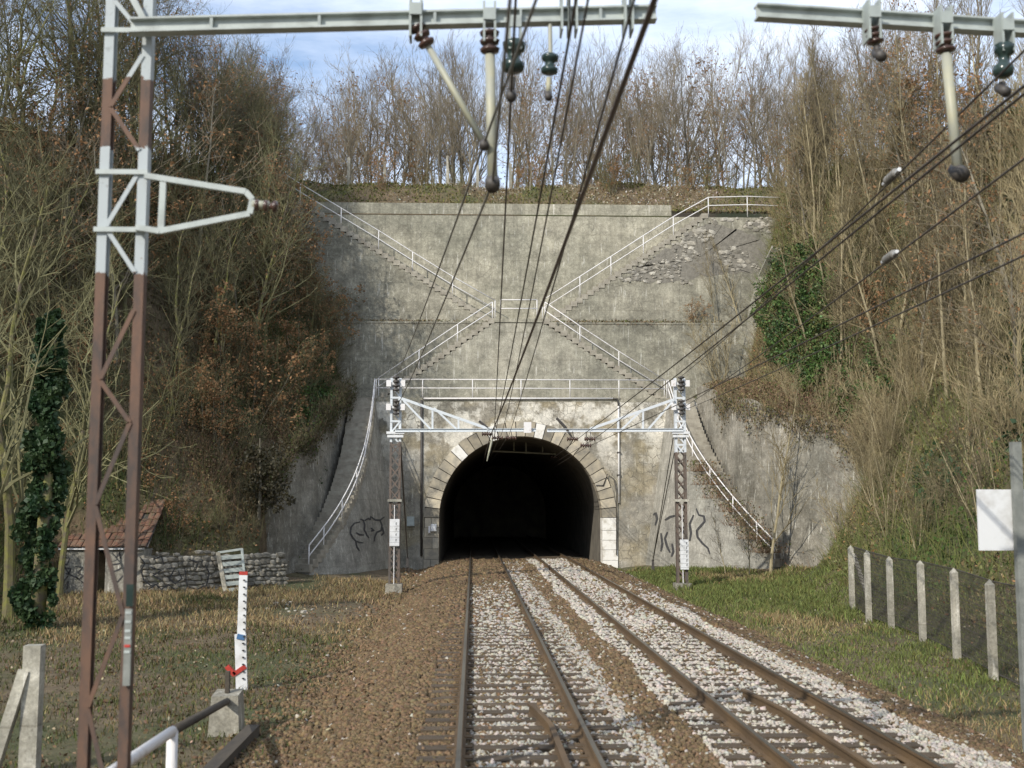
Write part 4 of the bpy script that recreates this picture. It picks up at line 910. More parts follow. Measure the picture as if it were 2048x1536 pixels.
tm = MB(); k = 6
tm.add([(.5*math.cos(math.pi*j/k), y, .38*math.sin(math.pi*j/k)*(1 if y < 0 else .8)) for y in (-.5, .5) for j in range(k+1)], [(j, j+1, k+2+j, k+1+j) for j in range(k)]+[tuple(range(k+1))])
tme = bpy.data.meshes.new('tile_shape'); tme.from_pydata(tm.v, [], tm.f)
rw = 7; ncol = 15; rt = random.Random(9); sl = math.atan2(1.675, 2.6)
for r_ in range(rw):
    for c in range(ncol):
        if rt.random() < .06: continue
        f = (r_+.5)/rw; x = hx0-.05+(hx1-hx0+.15)*(c+.5)/ncol
        o = piece('roof_tile', 'roof_tile', roof, (x+rt.uniform(-.02, .02), HY-.15+2.6*f, hzt+.10+1.675*f), ((hx1-hx0)/ncol*1.04, .50, .12), 0, tme)
        o.rotation_euler = (sl-.05, 0, rt.uniform(-.05, .05))
a, b = W(130, 1060, HY+.6), W(152, 1020, HY+.6)
ch = MB().box((a.x, HY+1.0, hzt+.3), (b.x, HY+1.5, W(140, 985, HY+1).z)).build('chimney', 'hut_plaster', hut)
MB().box((a.x-.05, HY+.95, W(140, 985, HY+1).z), (b.x+.05, HY+1.55, W(140, 985, HY+1).z+.08)).build('chimney_cap', 'block_concrete', ch)
Z3 = lambda pts: [(60+x/3.657, 960+y/3.657) for x, y in pts]
plY = lambda yy: (lambda u, v: (W(u, v, yy), Vector((0, -1, 0))))
paint(hut, [Z3(s) for s in ([(240, 560), (290, 575), (270, 620), (240, 610)], [(250, 640), (300, 650), (280, 690), (260, 680)], [(330, 630), (385, 640), (350, 680), (390, 700), (360, 725), (330, 700)], [(250, 560), (255, 640), (290, 690), (350, 720), (395, 755)],
    [(200, 800), (240, 750), (280, 700)], [(280, 740), (270, 800)], [(600, 620), (660, 610)], [(610, 670), (650, 655), (670, 640)], [(600, 720), (640, 745), (680, 700)], [(640, 560), (655, 530), (660, 575)])], plY(HY-.002), 3.0, 'graffiti')

wa, wbp = Vector((W(286, 1190, HY).x, HY-.05, 0)), Vector((W(572, 1165, 46.3).x, 46.2, 0))
sw = thing('stone_wall', 'low rubble stone wall with bubble-letter graffiti along the bank', 'wall', ((wa.x+wbp.x)/2, 44.5, -.6))
L = (wbp-wa).length; dv = (wbp-wa).normalized(); nv = Vector((dv.y, -dv.x, 0)); ang = math.atan2(dv.y, dv.x); zt0, zt1 = W(300, 1106, HY).z, W(560, 1108, 46.2).z
mcore = MB(); zt_at = lambda t: zt0+(zt1-zt0)*t
mcore.add([wa+Vector((0, 0, -.9)), wbp+Vector((0, 0, -.9)), wbp+Vector((0, 0, zt1-.1)), wa+Vector((0, 0, zt0-.1)), wa-nv*.4+Vector((0, 0, -.9)), wbp-nv*.4+Vector((0, 0, -.9)), wbp-nv*.4+Vector((0, 0, zt1-.1)), wa-nv*.4+Vector((0, 0, zt0-.1))],
          [(0, 1, 2, 3), (3, 2, 6, 7), (1, 5, 6, 2), (0, 3, 7, 4)])
mcore.build('core', 'wall_mortar', sw)
rs_ = random.Random(31); z = -.75
while z < max(zt0, zt1):
    h = rs_.uniform(.12, .24); d_ = rs_.uniform(-.2, 0)
    while d_ < L:
        w_ = rs_.uniform(.12, .40); t = (d_+w_/2)/L; p = wa+dv*(d_+w_/2)
        if 0 < t < 1 and z+h/2 < zt_at(t)+rs_.uniform(-.12, .08):
            piece('stone', 'rubble', sw, (p.x+nv.x*.02, p.y+nv.y*.02, z+h/2+rs_.uniform(-.04, .04)), (w_*1.12, .12+rs_.uniform(-.05, .07), h*rs_.uniform(.95, 1.25)), ang+rs_.uniform(-.1, .1), ROCKS[rs_.randrange(5)])
        d_ += w_
    z += h
def plane_w(u, v):
    d = ray(u, v); o = wa+nv*.10; t = (o-_C).dot(nv)/d.dot(nv); return _C+d*t, nv.copy()
paint(sw, [Z3(s) for s in ([(800, 560), (840, 610), (810, 660), (830, 730), (880, 770), (940, 760)], [(880, 640), (960, 660), (900, 700), (960, 730)], [(1000, 650), (1060, 640), (1020, 720), (1060, 760), (1110, 720), (1080, 660)], [(1130, 640), (1150, 780), (1220, 800), (1290, 770), (1310, 680), (1280, 620)],
    [(900, 580), (960, 560), (980, 620)], [(1160, 580), (1230, 600), (1210, 660)], [(860, 800), (920, 765), (960, 800), (1010, 765), (1060, 800), (1130, 770)])], plane_w, 3.0, 'graffiti')
# leaning slatted panel
lp0 = thing('slatted_panel', 'grey slatted frame leaning against the stone wall', 'panel', G(470, 1190, -.55))
PYp = 43.9
B = lambda u, v: W(u, v, PYp-.25+.5*(1190-v)/90*.55)
for a, b, w_, mt in (((452, 1188), (436, 1104), .16, 'block_concrete'), ((492, 1186), (484, 1097), .09, 'grey_paint'), ((436, 1105), (484, 1098), .08, 'grey_paint')): MB().bar(B(*a), B(*b), w_, .09, (0, 1, 0)).build('frame_bar', mt, lp0)
for i in range(6):
    v = 1116+i*13; t = (v-1104)/84; MB().bar(B(438+16*t, v), B(485+7*t, v-4), .03, .15, (0, 0, 1)).build('slat', 'grey_paint', lp0)

# ------------------------------------------------------------------ things beside the left track
def at(u, v, z): return G(u, v, z)
pb = at(485, 1380, T(-4.1, 21)+.0)
mp = thing('marker_post', 'slender white marker post with black ticks and red cap, bent at a blue joint', 'marker post', pb)
PB = lambda u, v: W(u, v, pb.y)
MB().bar(PB(484, 1384), PB(481, 1268), .20, .06, (0, 1, 0)).build('lower_board', 'white_paint', mp); MB().bar(PB(483, 1268), PB(487, 1150), .145, .05, (0, 1, 0)).build('upper_board', 'white_paint', mp)
MB().bar(PB(487, 1150), PB(487.3, 1143), .145, .055, (0, 1, 0)).build('cap', 'red_paint', mp)
MB().bar(PB(475, 1272), PB(490, 1275), .10, .09).build('joint', 'blue_paint', mp)
k = MB()
for i in range(15): v = 1160+i*14; q = PB(489.5-(i > 8)*2, v); k.box((q.x-.018, q.y-.065, q.z-.012), (q.x+.018, q.y-.045, q.z+.012))
k.build('tick_marks', 'black_paint', mp)
rr_ = MB(); rr_.bar(PB(454, 1332), PB(470, 1350), .10, .08); rr_.bar(PB(468, 1348), PB(492, 1332), .10, .08); rr_.build('red_flag', 'red_paint', mp)
cb0 = at(453, 1467, -.6)
cbk = thing('concrete_block', 'weathered concrete block beside the white marker post, holding a pipe end', 'block', cb0)
x, y = cb0.x, cb0.y; m = MB(); t0 = .19; b0 = .23; zt_ = -.6+.60
m.add([(x-b0, y-b0, -.75), (x+b0, y-b0, -.75), (x+b0, y+b0, -.75), (x-b0, y+b0, -.75), (x-t0, y-t0, zt_-.05), (x+t0, y-t0, zt_-.04), (x+t0, y+t0, zt_), (x-t0, y+t0, zt_), ], [(0, 3, 2, 1), (4, 5, 6, 7), (0, 1, 5, 4), (1, 2, 6, 5), (2, 3, 7, 6), (3, 0, 4, 7)])
m.build('block', 'block_concrete', cbk)
MB().box((x-.03, y-.05, zt_-.02), (x+.03, y+.03, zt_+.28)).build('stake', 'timber', cbk)
rp = thing('pipe_rail', 'low pipe handrail, white near end and rusty far end, by the timber edging', 'railing', at(338, 1700, -.6))
pA, pB_, pC = W(345, 1462, 11.4), W(455, 1402, cb0.y-.1), W(215, 1550, 9.2); pB_.z = pB_.z
MB().tube([pA, pB_], .05, 8).build('rusty_pipe', 'timber', rp, True); MB().tube([pC+(pC-pA)*.6, pC, pA], .05, 8).build('white_pipe', 'white_pipe', rp, True)
MB().tube([(pA.x, pA.y, -.75), pA], .055, 8).build('post', 'white_pipe', rp, True)
MB().tube([(pC.x, pC.y, -.75), pC+Vector((0, 0, -.02))], .055, 8).build('post', 'white_pipe', rp, True)
edg = thing('timber_edging', 'dark timber edging along the foot of the brown ballast', 'edging', (-3.1, 14, -.6))
for y0 in (8.0, 11.0, 14.0):
    MB().box((-3.22+rnd.uniform(-.03, .03), y0, -.75), (-3.04, y0+2.95, -.45+rnd.uniform(-.02, .02))).build('timber', 'timber', edg)
fp = W(68, 1290, 14.6)
cp = thing('concrete_post', 'grey concrete fence post with raking strut beside the rusty mast', 'post', (fp.x, 14.6, -.6))
m = MB().box((fp.x-.10, 14.52, -.8), (fp.x+.11, 14.70, fp.z)); m.build('post', 'post_concrete', cp); MB().bar((fp.x-.08, 14.56, fp.z-.3), (fp.x-.42, 14.4, -.75), .13, .13, (0, 1, 0)).build('strut', 'post_concrete', cp)
rs_ = random.Random(77)
for i in range(16):
    p = G(570+rs_.gauss(0, 22), 1218+rs_.gauss(0, 9), -.58); o = MB(); r_ = rs_.uniform(.05, .11)
    s_ = bpy.data.objects.new('loose_stone', ROCKS[i % 5].copy()); s_.data.materials.append(MATS['rubble_pale']); COL.objects.link(s_); s_.location = (p.x, p.y, T(p.x, p.y)+r_*.3); s_.scale = (r_*2, r_*1.6, r_*1.2); s_.rotation_euler = (0, 0, i)
    tag(s_, 'pale loose stone in the small heap on the dry grass', 'stone', 'loose stones in the dry grass')

# ------------------------------------------------------------------ right: wire fence and sign
fpx = [(1705, 1224, 1090), (1738, 1243, 1100), (1783, 1257, 1112), (1846, 1278, 1120), (1914, 1310, 1135), (1987, 1350, 1158)]
fence = thing('wire_fence', 'wire mesh fence on pale concrete posts at the foot of the sunny bank', 'fence', (10, 26, -.4))
fps = []
for u, v, vt in fpx:
    p = G(u, v, -.32); z = T(p.x, p.y); fps.append((p.x, p.y, z, W(u, vt, p.y).z))
for k in range(3):
    a, b = fps[-2], fps[-1]; fps.append((b[0]+(b[0]-a[0])*.6, b[1]-2.5, T(b[0]-.3, b[1]-2.5), b[3]))
for i, (x, y, z, h) in enumerate(fps):
    m = MB(); m.add([(x+q*.065, y+r_*.06, zz) for zz, f in ((z-.3, 1), (h-.1, 1)) for q, r_ in ((-1, -1), (1, -1), (1, 1), (-1, 1))]+[(x, y, h)], [(0, 1, 5, 4), (1, 2, 6, 5), (2, 3, 7, 6), (3, 0, 4, 7), (4, 5, 8), (5, 6, 8), (6, 7, 8), (7, 4, 8)])
    m.build('post', 'post_concrete', fence)
MB().bar((fps[0][0]+.06, fps[0][1]-.05, fps[0][3]-.25), (fps[0][0]+.42, fps[0][1]-.55, fps[0][2]-.1), .10, .10, (0, 1, 0)).build('strut', 'post_concrete', fence)
for a, b in zip(fps[:-1], fps[1:]):
    m = MB(); A0, B0 = Vector((a[0]+.09, a[1], 0)), Vector((b[0]+.09, b[1], 0))
    for k in range(7):
        f = k/6; m.tube([A0+Vector((0, 0, a[2]+.1+(a[3]-a[2]-.15)*f)), B0+Vector((0, 0, b[2]+.1+(b[3]-b[2]-.15)*f))], .006 if 0 < k < 6 else .014, 4, False)
    nn = 34
    for k in range(-10, nn):
        for sg in (0, 1):
            t0_, t1_ = k/nn, (k+10)/nn; f0, f1 = 0, 1
            if t0_ < 0: f0 = -t0_/(t1_-t0_); t0_ = 0
            if t1_ > 1: f1 = f0+(1-f0)*(1-t0_)/(t1_-t0_); t1_ = 1
            if sg: f0, f1 = 1-f0, 1-f1
            pt = lambda t, f: A0+(B0-A0)*t+Vector((0, 0, (a[2]+(b[2]-a[2])*t)+.1+((a[3]-a[2])+((b[3]-b[2])-(a[3]-a[2]))*t-.15)*f))
            m.tube([pt(t0_, f0), pt(t1_, f1)], .0034, 3, False)
    m.build('wire_mesh', 'dark_steel', fence)
SY = 14.8; sp = W(2036, 1009, SY)
sg = thing('sign', 'blank white sign board on a grey post seen from behind, beside the fence', 'sign', (sp.x, SY, -.5))
MB().box((sp.x-.06, SY-.05, -.75), (sp.x+.06, SY+.05, W(2036, 884, SY).z)).build('post', 'post_paint', sg)
a, b = W(1958, 1101, SY+.1), W(2075, 979, SY+.1)
MB().box((a.x, SY+.09, a.z), (b.x, SY+.115, b.z)).build('board', 'white_paint', sg)
for f in (.25, .75): MB().box((sp.x-.03, SY+.05, a.z+(b.z-a.z)*f-.03), (sp.x+.03, SY+.09, a.z+(b.z-a.z)*f+.03)).build('board_clamp', 'post_paint', sg)
# fence posts up on the hilltop
for u, vb, vt in ((697, 372, 312), (769, 380, 318), (895, 372, 308), (1021, 372, 315), (955, 374, 325)):
    y = 67.0; p = W(u, vb, y); z = HZ(p.x, y); h = z+(vb-vt)/34.5
    o = MB(); o.add([(p.x+q*.08, y+r_*.07, zz) for zz in (z-.3, h-.08) for q, r_ in ((-1, -1), (1, -1), (1, 1), (-1, 1))]+[(p.x, y, h)], [(0, 1, 5, 4), (1, 2, 6, 5), (2, 3, 7, 6), (3, 0, 4, 7), (4, 5, 8), (5, 6, 8), (6, 7, 8), (7, 4, 8)])
    tag(o.build('fence_post', 'post_concrete', None, origin=(p.x, y, z)), 'pale concrete post standing among the trees on the hilltop', 'post', 'concrete posts on the hilltop')

# ------------------------------------------------------------------ vegetation
def proj(p):
    d = v3(p)-_C; w = d.dot(_F); return (1024+FPX*d.dot(_R)/w, 768-FPX*d.dot(_U)/w) if w > .1 else (-9999, 0)
def nproj(P):
    D = P-np.array(_C); w = D@np.array(_F); return 1024+FPX*(D@np.array(_R))/w, 768-FPX*(D@np.array(_U))/w, w
def leafquad(V, F, p, s, r):
    a = Vector((r.gauss(0, 1), r.gauss(0, 1), r.gauss(0, 1))).normalized(); b = a.orthogonal().normalized(); b.rotate(Matrix.Rotation(r.uniform(0, 6.28), 3, a)); c = a.cross(b)
    o = len(V); V += [p-b*s*.5, p+c*s*.32, p+b*s*.5, p-c*s*.32]; F.append((o, o+1, o+2, o+3))
def make_tree(seed, H, r0, n=(13, 6, 4), first=.3, up=.10, wander=.10, ratio=(.42, .5, .5), ang=(.55, .75), stems=1, lean=0., leaf=0, leafsize=.11, tipr=.006, lstart=0.0):
    r = random.Random(seed); tr, cr = MB(), MB(); LV, LF = [], []
    def grow(p, d, L, rad, lvl):
        ns = (9, 5, 3, 2)[lvl]; pts = [p]; dirs = [d]
        for i in range(ns):
            k = wander*(.6 if lvl == 0 else 1.5)
            d = (d+Vector((r.gauss(0, k), r.gauss(0, k), r.gauss(0, k)*.6))+Vector((0, 0, up if lvl else .05))).normalized(); p = p+d*(L/ns); pts.append(p); dirs.append(d)
        end = max(tipr, rad*(.18 if lvl == 0 else .3)); rs = [rad+(end-rad)*(i/ns)**.8 for i in range(ns+1)]
        (tr if lvl == 0 else cr).tube(pts, rs, (7, 4, 3, 3)[lvl], lvl == 0)
        if lvl < len(n):
            for j in range(n[lvl] if lvl == 0 else max(1, int(n[lvl]*r.uniform(.6, 1.3)))):
                t = first+(1-first)*(j+r.random())/n[lvl] if lvl == 0 else r.uniform(.15, 1); t = min(t, .99)
                i = int(t*ns); q = pts[i].lerp(pts[i+1], t*ns-i); dd = dirs[i+1]
                ax = dd.orthogonal().normalized(); ax.rotate(Matrix.Rotation(r.uniform(0, 6.283), 3, dd)); nd = dd.copy(); nd.rotate(Matrix.Rotation(r.uniform(*ang), 3, ax))
                LL = L*ratio[lvl]*(1.15-.65*t if lvl == 0 else 1.0)*r.uniform(.65, 1.2)
                grow(q, nd, LL, max(tipr, rs[i]*.55 if lvl == 0 else rs[i]*.6), lvl+1)
        if leaf and lvl >= len(n)-1 and p.z > H*lstart:
            for _ in range(leaf if r.random() < .6 else 0): leafquad(LV, LF, pts[r.randint(1, ns)]+Vector((r.gauss(0, .08), r.gauss(0, .08), r.gauss(0, .08))), leafsize*r.uniform(.6, 1.3), r)
    for s in range(stems):
        a = r.uniform(0, 6.28); l = (lean if stems == 1 else .28) * r.uniform(.5, 1.2)
        grow(Vector((math.cos(a)*.12*(stems > 1), math.sin(a)*.12*(stems > 1), -.25)), Vector((math.cos(a)*l, math.sin(a)*l, 1)).normalized(), H*(r.uniform(.7, 1) if stems > 1 else 1), r0*(r.uniform(.6, 1) if stems > 1 else 1), 0)
    return tr, cr, (LV, LF), H
def me_of(name, v, f, mat):
    me = bpy.data.meshes.new(name); me.from_pydata([tuple(p) for p in v], [], f); me.materials.append(MATS[mat]); return me
PROTO = {}
def proto(key, seed, H, r0, bark, twig, lmat='leaf_brown', **kw):
    tr, cr, (LV, LF), H = make_tree(seed, H, r0, **kw)
    PROTO.setdefault(key, []).append((me_of('trunk', tr.v, tr.f, bark), me_of('crown', cr.v, cr.f, twig), me_of('foliage', LV, LF, lmat) if LF else None, H))
for i in range(5): proto('ridge', 100+i, 10, .085, 'bark_grey', 'twig_grey', n=(18, 7, 4), first=.32, ang=(.35, .7), up=.12, ratio=(.36, .5, .5), tipr=.0048)
for i in range(3): proto('oak', 200+i, 9, .10, 'bark_grey', 'twig_grey', n=(15, 7, 4), first=.2, ang=(.6, 1.0), up=.04, leaf=2, leafsize=.15)
for i in range(3): proto('mossy', 300+i, 13, .16, 'bark_moss', 'twig_dark', n=(18, 8, 5), first=.15, ang=(.5, 1.0), wander=.15, up=.08)
for i in range(4): proto('shrub', 400+i, 4.2, .035, 'bark_moss', 'twig_dark', n=(7, 5, 3), first=.1, stems=5, ang=(.4, 1.0), wander=.15, up=.06, leaf=1 if i == 0 else 0)
for i in range(2): proto('leafy_shrub', 450+i, 3.6, .03, 'bark_grey', 'twig_dark', n=(7, 5, 3), first=.2, stems=4, ang=(.6, 1.1), wander=.12, up=.0, leaf=3, leafsize=.13)
for i in range(4): proto('sapling', 500+i, 8, .068, 'bark_tan', 'twig_tan', n=(17, 6, 4), first=.18, ang=(.35, .7), up=.12, lean=.12, ratio=(.30, .5, .5))
for i in range(4): proto('thicket', 600+i, 4.5, .034, 'bark_tan', 'twig_tan', n=(7, 5, 3), first=.08, stems=6, ang=(.3, .8), wander=.13, up=.08)
LIM = {}
def plant(key, x, y, z, H, label, name, group, rot=None, lean=None, cat='tree'):
    tr, cr, fo, H0 = rnd.choice(PROTO[key]); s = H/H0
    e = thing(name, label, cat, (x, y, z), group); e.rotation_euler = (lean[0] if lean else rnd.gauss(0, .05), lean[1] if lean else rnd.gauss(0, .05), rnd.uniform(0, 6.28) if rot is None else rot)
    q = s*rnd.uniform(.85, 1.15); e.scale = (q, q, s)
    for nm, me in (('trunk', tr), ('crown', cr), ('foliage', fo)):
        if me is None: continue
        o = bpy.data.objects.new(nm, me); COL.objects.link(o); o.parent = e
    return e
SKY = [(-300, -250), (250, -160), (360, 20), (450, 95), (520, 135), (580, 200), (625, 255), (665, 190), (700, 135), (900, 112), (1000, 118), (1100, 95), (1200, 128), (1300, 95), (1380, 85), (1450, 62), (1500, 110), (1560, 85), (1700, 95), (1760, 45), (1850, -60), (2048, -160), (2500, -250)]
skyv = lambda u: float(np.interp(u, [a for a, b in SKY], [b for a, b in SKY]))
LR = 'bare grey tree in the wood on the hilltop above the tunnel'; LO = 'oak still holding brown leaves, in the wood on the hilltop'
rnd.seed(12)
# hilltop wood
n = 0; tries = 0; spots = []
while n < 190 and tries < 6000:
    tries += 1; y = 66.5+rnd.random()**1.3*30; u = rnd.uniform(430, 1830); x = W(u, 400, y).x
    if any((x-a)**2+(y-b)**2 < 1.1 for a, b in spots): continue
    if 67.5 < y < 69 and rnd.random() < .3: continue
    z = HZ(x, y); vt = skyv(u)+abs(rnd.gauss(0, 32)); H = W(u, vt, y).z-z
    if y < 69: H *= rnd.uniform(.45, .8)
    if H < 2.5: continue
    H = min(H, 14); spots.append((x, y)); n += 1
    oak = rnd.random() < .17 + (.12 if 1230 < u < 1420 else 0) + (.3 if 420 < u < 600 else 0)
    zone = 'past the bushy headwall end' if u < 660 else 'around the concrete posts' if u < 1040 else 'over the landing' if u < 1240 else 'above the rubble' if u < 1580 else 'beyond the ledge railing'
    size = ('low', 'middling', 'tall')[(H > 5.5)+(H > 9)]; row = 'at the edge of' if y < 70 else 'inside' if y < 80 else 'deep in'
    plant('oak' if oak else 'ridge', x, y, z, H*(.85 if oak else 1), ('%s brown-leaved oak %s the hilltop wood %s' if oak else '%s bare grey tree %s the hilltop wood %s') % (size, row, zone), 'oak_tree' if oak else 'bare_tree', 'brown-leaved oaks on the hilltop' if oak else 'bare trees on the hilltop')
x, y = W(1060, 370, 66.2).x, 66.2; plant('oak', x, y, HZ(x, y), 5.2, 'low oak with orange-brown leaves at the hilltop edge over the landing', 'oak_tree', None)
# banks
def bank(side, y, f):
    """f = 0 at the bench behind the toe wall, 1 at the top of the slope, beyond that the plateau"""
    yy = min(max(y, _sy[0]), _sy[-1]); i = min(max(int(np.searchsorted(_sy, yy, 'right'))-1, 0), len(_sy)-2); t = (yy-_sy[i])/(_sy[i+1]-_sy[i]); p = _SX[i]*(1-t)+_SX[i+1]*t
    a, b = (p[2], p[1]) if side < 0 else (p[11], p[12]); return a+(b-a)*f
def lab(base, side, y, f, H, lim):
    lv = 'at the foot of' if f < .25 else 'low on' if f < .5 else 'halfway up' if f < .8 else 'near the top of' if f < 1.05 else 'over the brow of'
    wh = ('opposite the rusty mast' if y < 38 else 'above the hut' if y < 44 else 'above the stone wall' if y < 49 else 'beside the wing stairs' if y < 57 else 'beside the headwall') if side < 0 else ('behind the fence' if y < 33 else 'between fence and wing stairs' if y < 47 else 'beside the wing stairs' if y < 56 else 'beside the headwall')
    return '%s %s %s' % (('small', 'middling', 'large')[(H > lim[0])+(H > lim[1])], base.replace(' on the', ' %s the' % lv), wh)
def bankz(x, y): return T(x, y) if y < 62.9 else HZ(x, y)
cfg = {-1: dict(tree='mossy', tn=('mossy_tree', 'mossy crooked tree on the shaded bank', 'mossy trees on the shaded bank'), shrub='shrub', sn=('bare_shrub', 'dark bare shrub on the shaded bank', 'bare shrubs on the shaded bank'), h=(6, 10)),
        1: dict(tree='sapling', tn=('slender_tree', 'slender tan tree on the sunny bank', 'slender trees on the sunny bank'), shrub='thicket', sn=('bare_shrub', 'tan many-stemmed shrub on the sunny bank', 'tan shrubs on the sunny bank'), h=(5, 9))}
for side in (-1, 1):
    rnd.seed(77+side); c = cfg[side]; n = 0; tries = 0
    while n < (135 if side < 0 else 85) and tries < 12000:
        tries += 1; y = rnd.uniform(31 if side < 0 else 24, 72); f = rnd.uniform(.12, 1.0) if rnd.random() < .5 else rnd.uniform(1.0, 1.8); x = bank(side, y, f); z = bankz(x, y); u, v = proj((x, y, z))
        if not -120 < u < 2170 or (560 < u < 1600 and y > 60): continue
        if side < 0 and u > 540 and f < .9: continue
        if side > 0 and u < 1600 and f < .9: continue
        H = min(rnd.uniform(*c['h']), W(u, skyv(u)+rnd.uniform(-20, 90), y).z-z) if f < 1 else W(u, skyv(u)+abs(rnd.gauss(0, 70)), y).z-z
        if H < 2.5: continue
        key = c['tree']; nm = c['tn']
        if f > 1 and rnd.random() < .65:
            key, nm = ('oak', ('oak_tree', 'brown-leaved oak on the %s bank' % ('shaded' if side < 0 else 'sunny'), 'brown-leaved oaks on the %s bank' % ('shaded' if side < 0 else 'sunny'))) if rnd.random() < (.45 if 330 < u < 620 else .2) else ('ridge', ('bare_tree', 'bare grey tree on the %s bank' % ('shaded' if side < 0 else 'sunny'), 'bare grey trees on the %s bank' % ('shaded' if side < 0 else 'sunny')))
        if f < 1 and side < 0 and rnd.random() < .16: key, nm = 'oak', ('oak_tree', 'brown-leaved oak on the shaded bank', 'brown-leaved oaks on the shaded bank')
        if f < 1 and side > 0 and rnd.random() < .12: key, nm = 'oak', ('oak_tree', 'brown-leaved oak on the sunny bank', 'brown-leaved oaks on the sunny bank')
        plant(key, x, y, z, min(H, 15), lab(nm[1], side, y, f, min(H, 15), (5.5, 9)), nm[0], nm[2]); n += 1
    n = 0; tries = 0
    while n < (165 if side < 0 else 120) and tries < 12000:
        tries += 1; y = rnd.uniform(31 if side < 0 else 24, 62); f = rnd.uniform(-.08, 1.1)**1.0; x = bank(side, y, f); z = T(x, y); u, v = proj((x, y, z))
        if not -120 < u < 2170: continue
        if y > 46 and f < .04: continue
        if side > 0 and 1500 < u < 1690 and 480 < v < 800: continue
        key = c['shrub']; nm = c['sn']
        if side < 0 and rnd.random() < .5: key, nm = 'leafy_shrub', ('leafy_shrub', 'brown-leaved shrub on the shaded bank', 'brown-leaved shrubs on the shaded bank')
        if side > 0 and rnd.random() < .07: key, nm = 'leafy_shrub', ('leafy_shrub', 'brown-leaved shrub on the sunny bank', 'brown-leaved shrubs on the sunny bank')
        hs = rnd.uniform(1.8, 4.2); plant(key, x, y, z, hs, lab(nm[1], side, y, f, hs, (2.6, 3.5)), nm[0], nm[2], cat='shrub', lean=(rnd.gauss(0, .1), -side*rnd.uniform(0, .3))); n += 1
rnd.seed(5)
# individual plants in front of the walls
for u, v, y, H, k, lb, nm, ct in ((1541, 1150, 48.2, 8.2, 'sapling', 'pale sapling in front of the foot of the sunlit wing stairs', 'sapling', 'tree'), (1452, 1140, 48.0, 2.6, 'sapling', 'small pale sapling in front of the squiggle graffiti', 'sapling', 'tree'),
        (1498, 1145, 47.6, 3.4, 'sapling', 'thin grey sapling between the pale sapling and the graffiti', 'sapling', 'tree'), (1440, 790, 58.4, 4.6, 'thicket', 'tan thicket on the bench above the sunlit bank wall', 'bare_shrub', 'shrub'),
        (1395, 792, 58.5, 2.8, 'thicket', 'low tan thicket where the walkway ends in brambles', 'bare_shrub', 'shrub'), (1480, 640, 60.3, 4.8, 'sapling', 'thin sapling growing from the ledge of the headwall', 'sapling', 'tree'), (1380, 638, 60.5, 1.6, 'leafy_shrub', 'tiny reddish-leaved shrub on the headwall ledge', 'leafy_shrub', 'shrub'),
        (1430, 638, 60.3, 4.4, 'sapling', 'thin forked sapling on the headwall ledge before the rubble', 'sapling', 'tree'), (1640, 660, 57.0, 8.5, 'sapling', 'leaning pale trunk rising out of the green ivy', 'slender_tree', 'tree'),
        (700, 660, 57.5, 3.6, 'leafy_shrub', 'brown-leaved shrub overhanging the headwall edge on the shaded bank', 'leafy_shrub', 'shrub'), (655, 560, 58.5, 3.6, 'leafy_shrub', 'brown-leaved shrub under the railing end of the shaded bank', 'leafy_shrub', 'shrub')):
    p = W(u, v, y); z = bankz(p.x, y) if y < 58 else (T(p.x, y) if ct == 'shrub' and u in (1440, 1395) else (ZL-.05 if v < 645 and u > 1300 else T(p.x, y)))
    if u in (700, 655): 
        p.x = bank(-1, y, .15 if u == 700 else .5); z = T(p.x, y)
    plant(k, p.x, y, z, H, lb, nm, None, lean=((.10 if v in (640, 638) else 0, .0) if k != 'leafy_shrub' else (0, .35)), cat=ct)

# leaf masses: (n,4) quads
def shade(base, n, lo=.5, hi=1.4): return np.array(base)*nrg.uniform(lo, hi, (n, 1))*(1+nrg.uniform(-.12, .12, (n, 3)))
def leaves(name, P, size, mat, parent, flat=None):
    n = len(P); R3 = rotmats(n); s = size*nrg.uniform(.6, 1.3, n); q = np.array([[-.5, 0, 0], [-.1, .42, .05], [.5, 0, 0], [-.1, -.42, .05]])
    v = np.einsum('nij,kj->nki', R3, q)*s[:, None, None]+P[:, None, :]
    return npmesh(name, v.reshape(-1, 3), np.arange(4*n).reshape(n, 4), mat, None, parent)
def ivy_blob(label, cx, cy, test, x0, x1, y0, y1, n, mat, size, thick, name='ivy'):
    X = nrg.uniform(x0, x1, n); Y = nrg.uniform(y0, y1, n); Z = terr(X, Y); U, V, w = nproj(np.stack([X, Y, Z], 1)); k = test(U, V)
    P = np.stack([X, Y, Z], 1)[k]; bul = .5+.5*np.sin(P[:, 0]*3.1+P[:, 2]*2.3)*np.sin(P[:, 2]*2.9+1)
    P[:, 1] -= nrg.uniform(0, 1, len(P))*thick*(.4+bul); P[:, 0] -= np.sign(P[:, 0])*nrg.uniform(0, 1, len(P))*thick*(.3+bul); P[:, 2] += nrg.uniform(0, .3, len(P))
    t = thing(name, label, 'ivy', (float(P[:, 0].mean()), float(P[:, 1].mean()), float(P[:, 2].min()))); leaves('leaves', P, size, mat, t)
    st = MB()
    for i in range(0, min(len(P), 1200), 100): a = v3(P[i]); st.tube([a+Vector((0, .4, -1.2)), a+Vector((.1, .2, -.5)), a], .015, 4)
    st.build('stem', 'bark_tan', t)
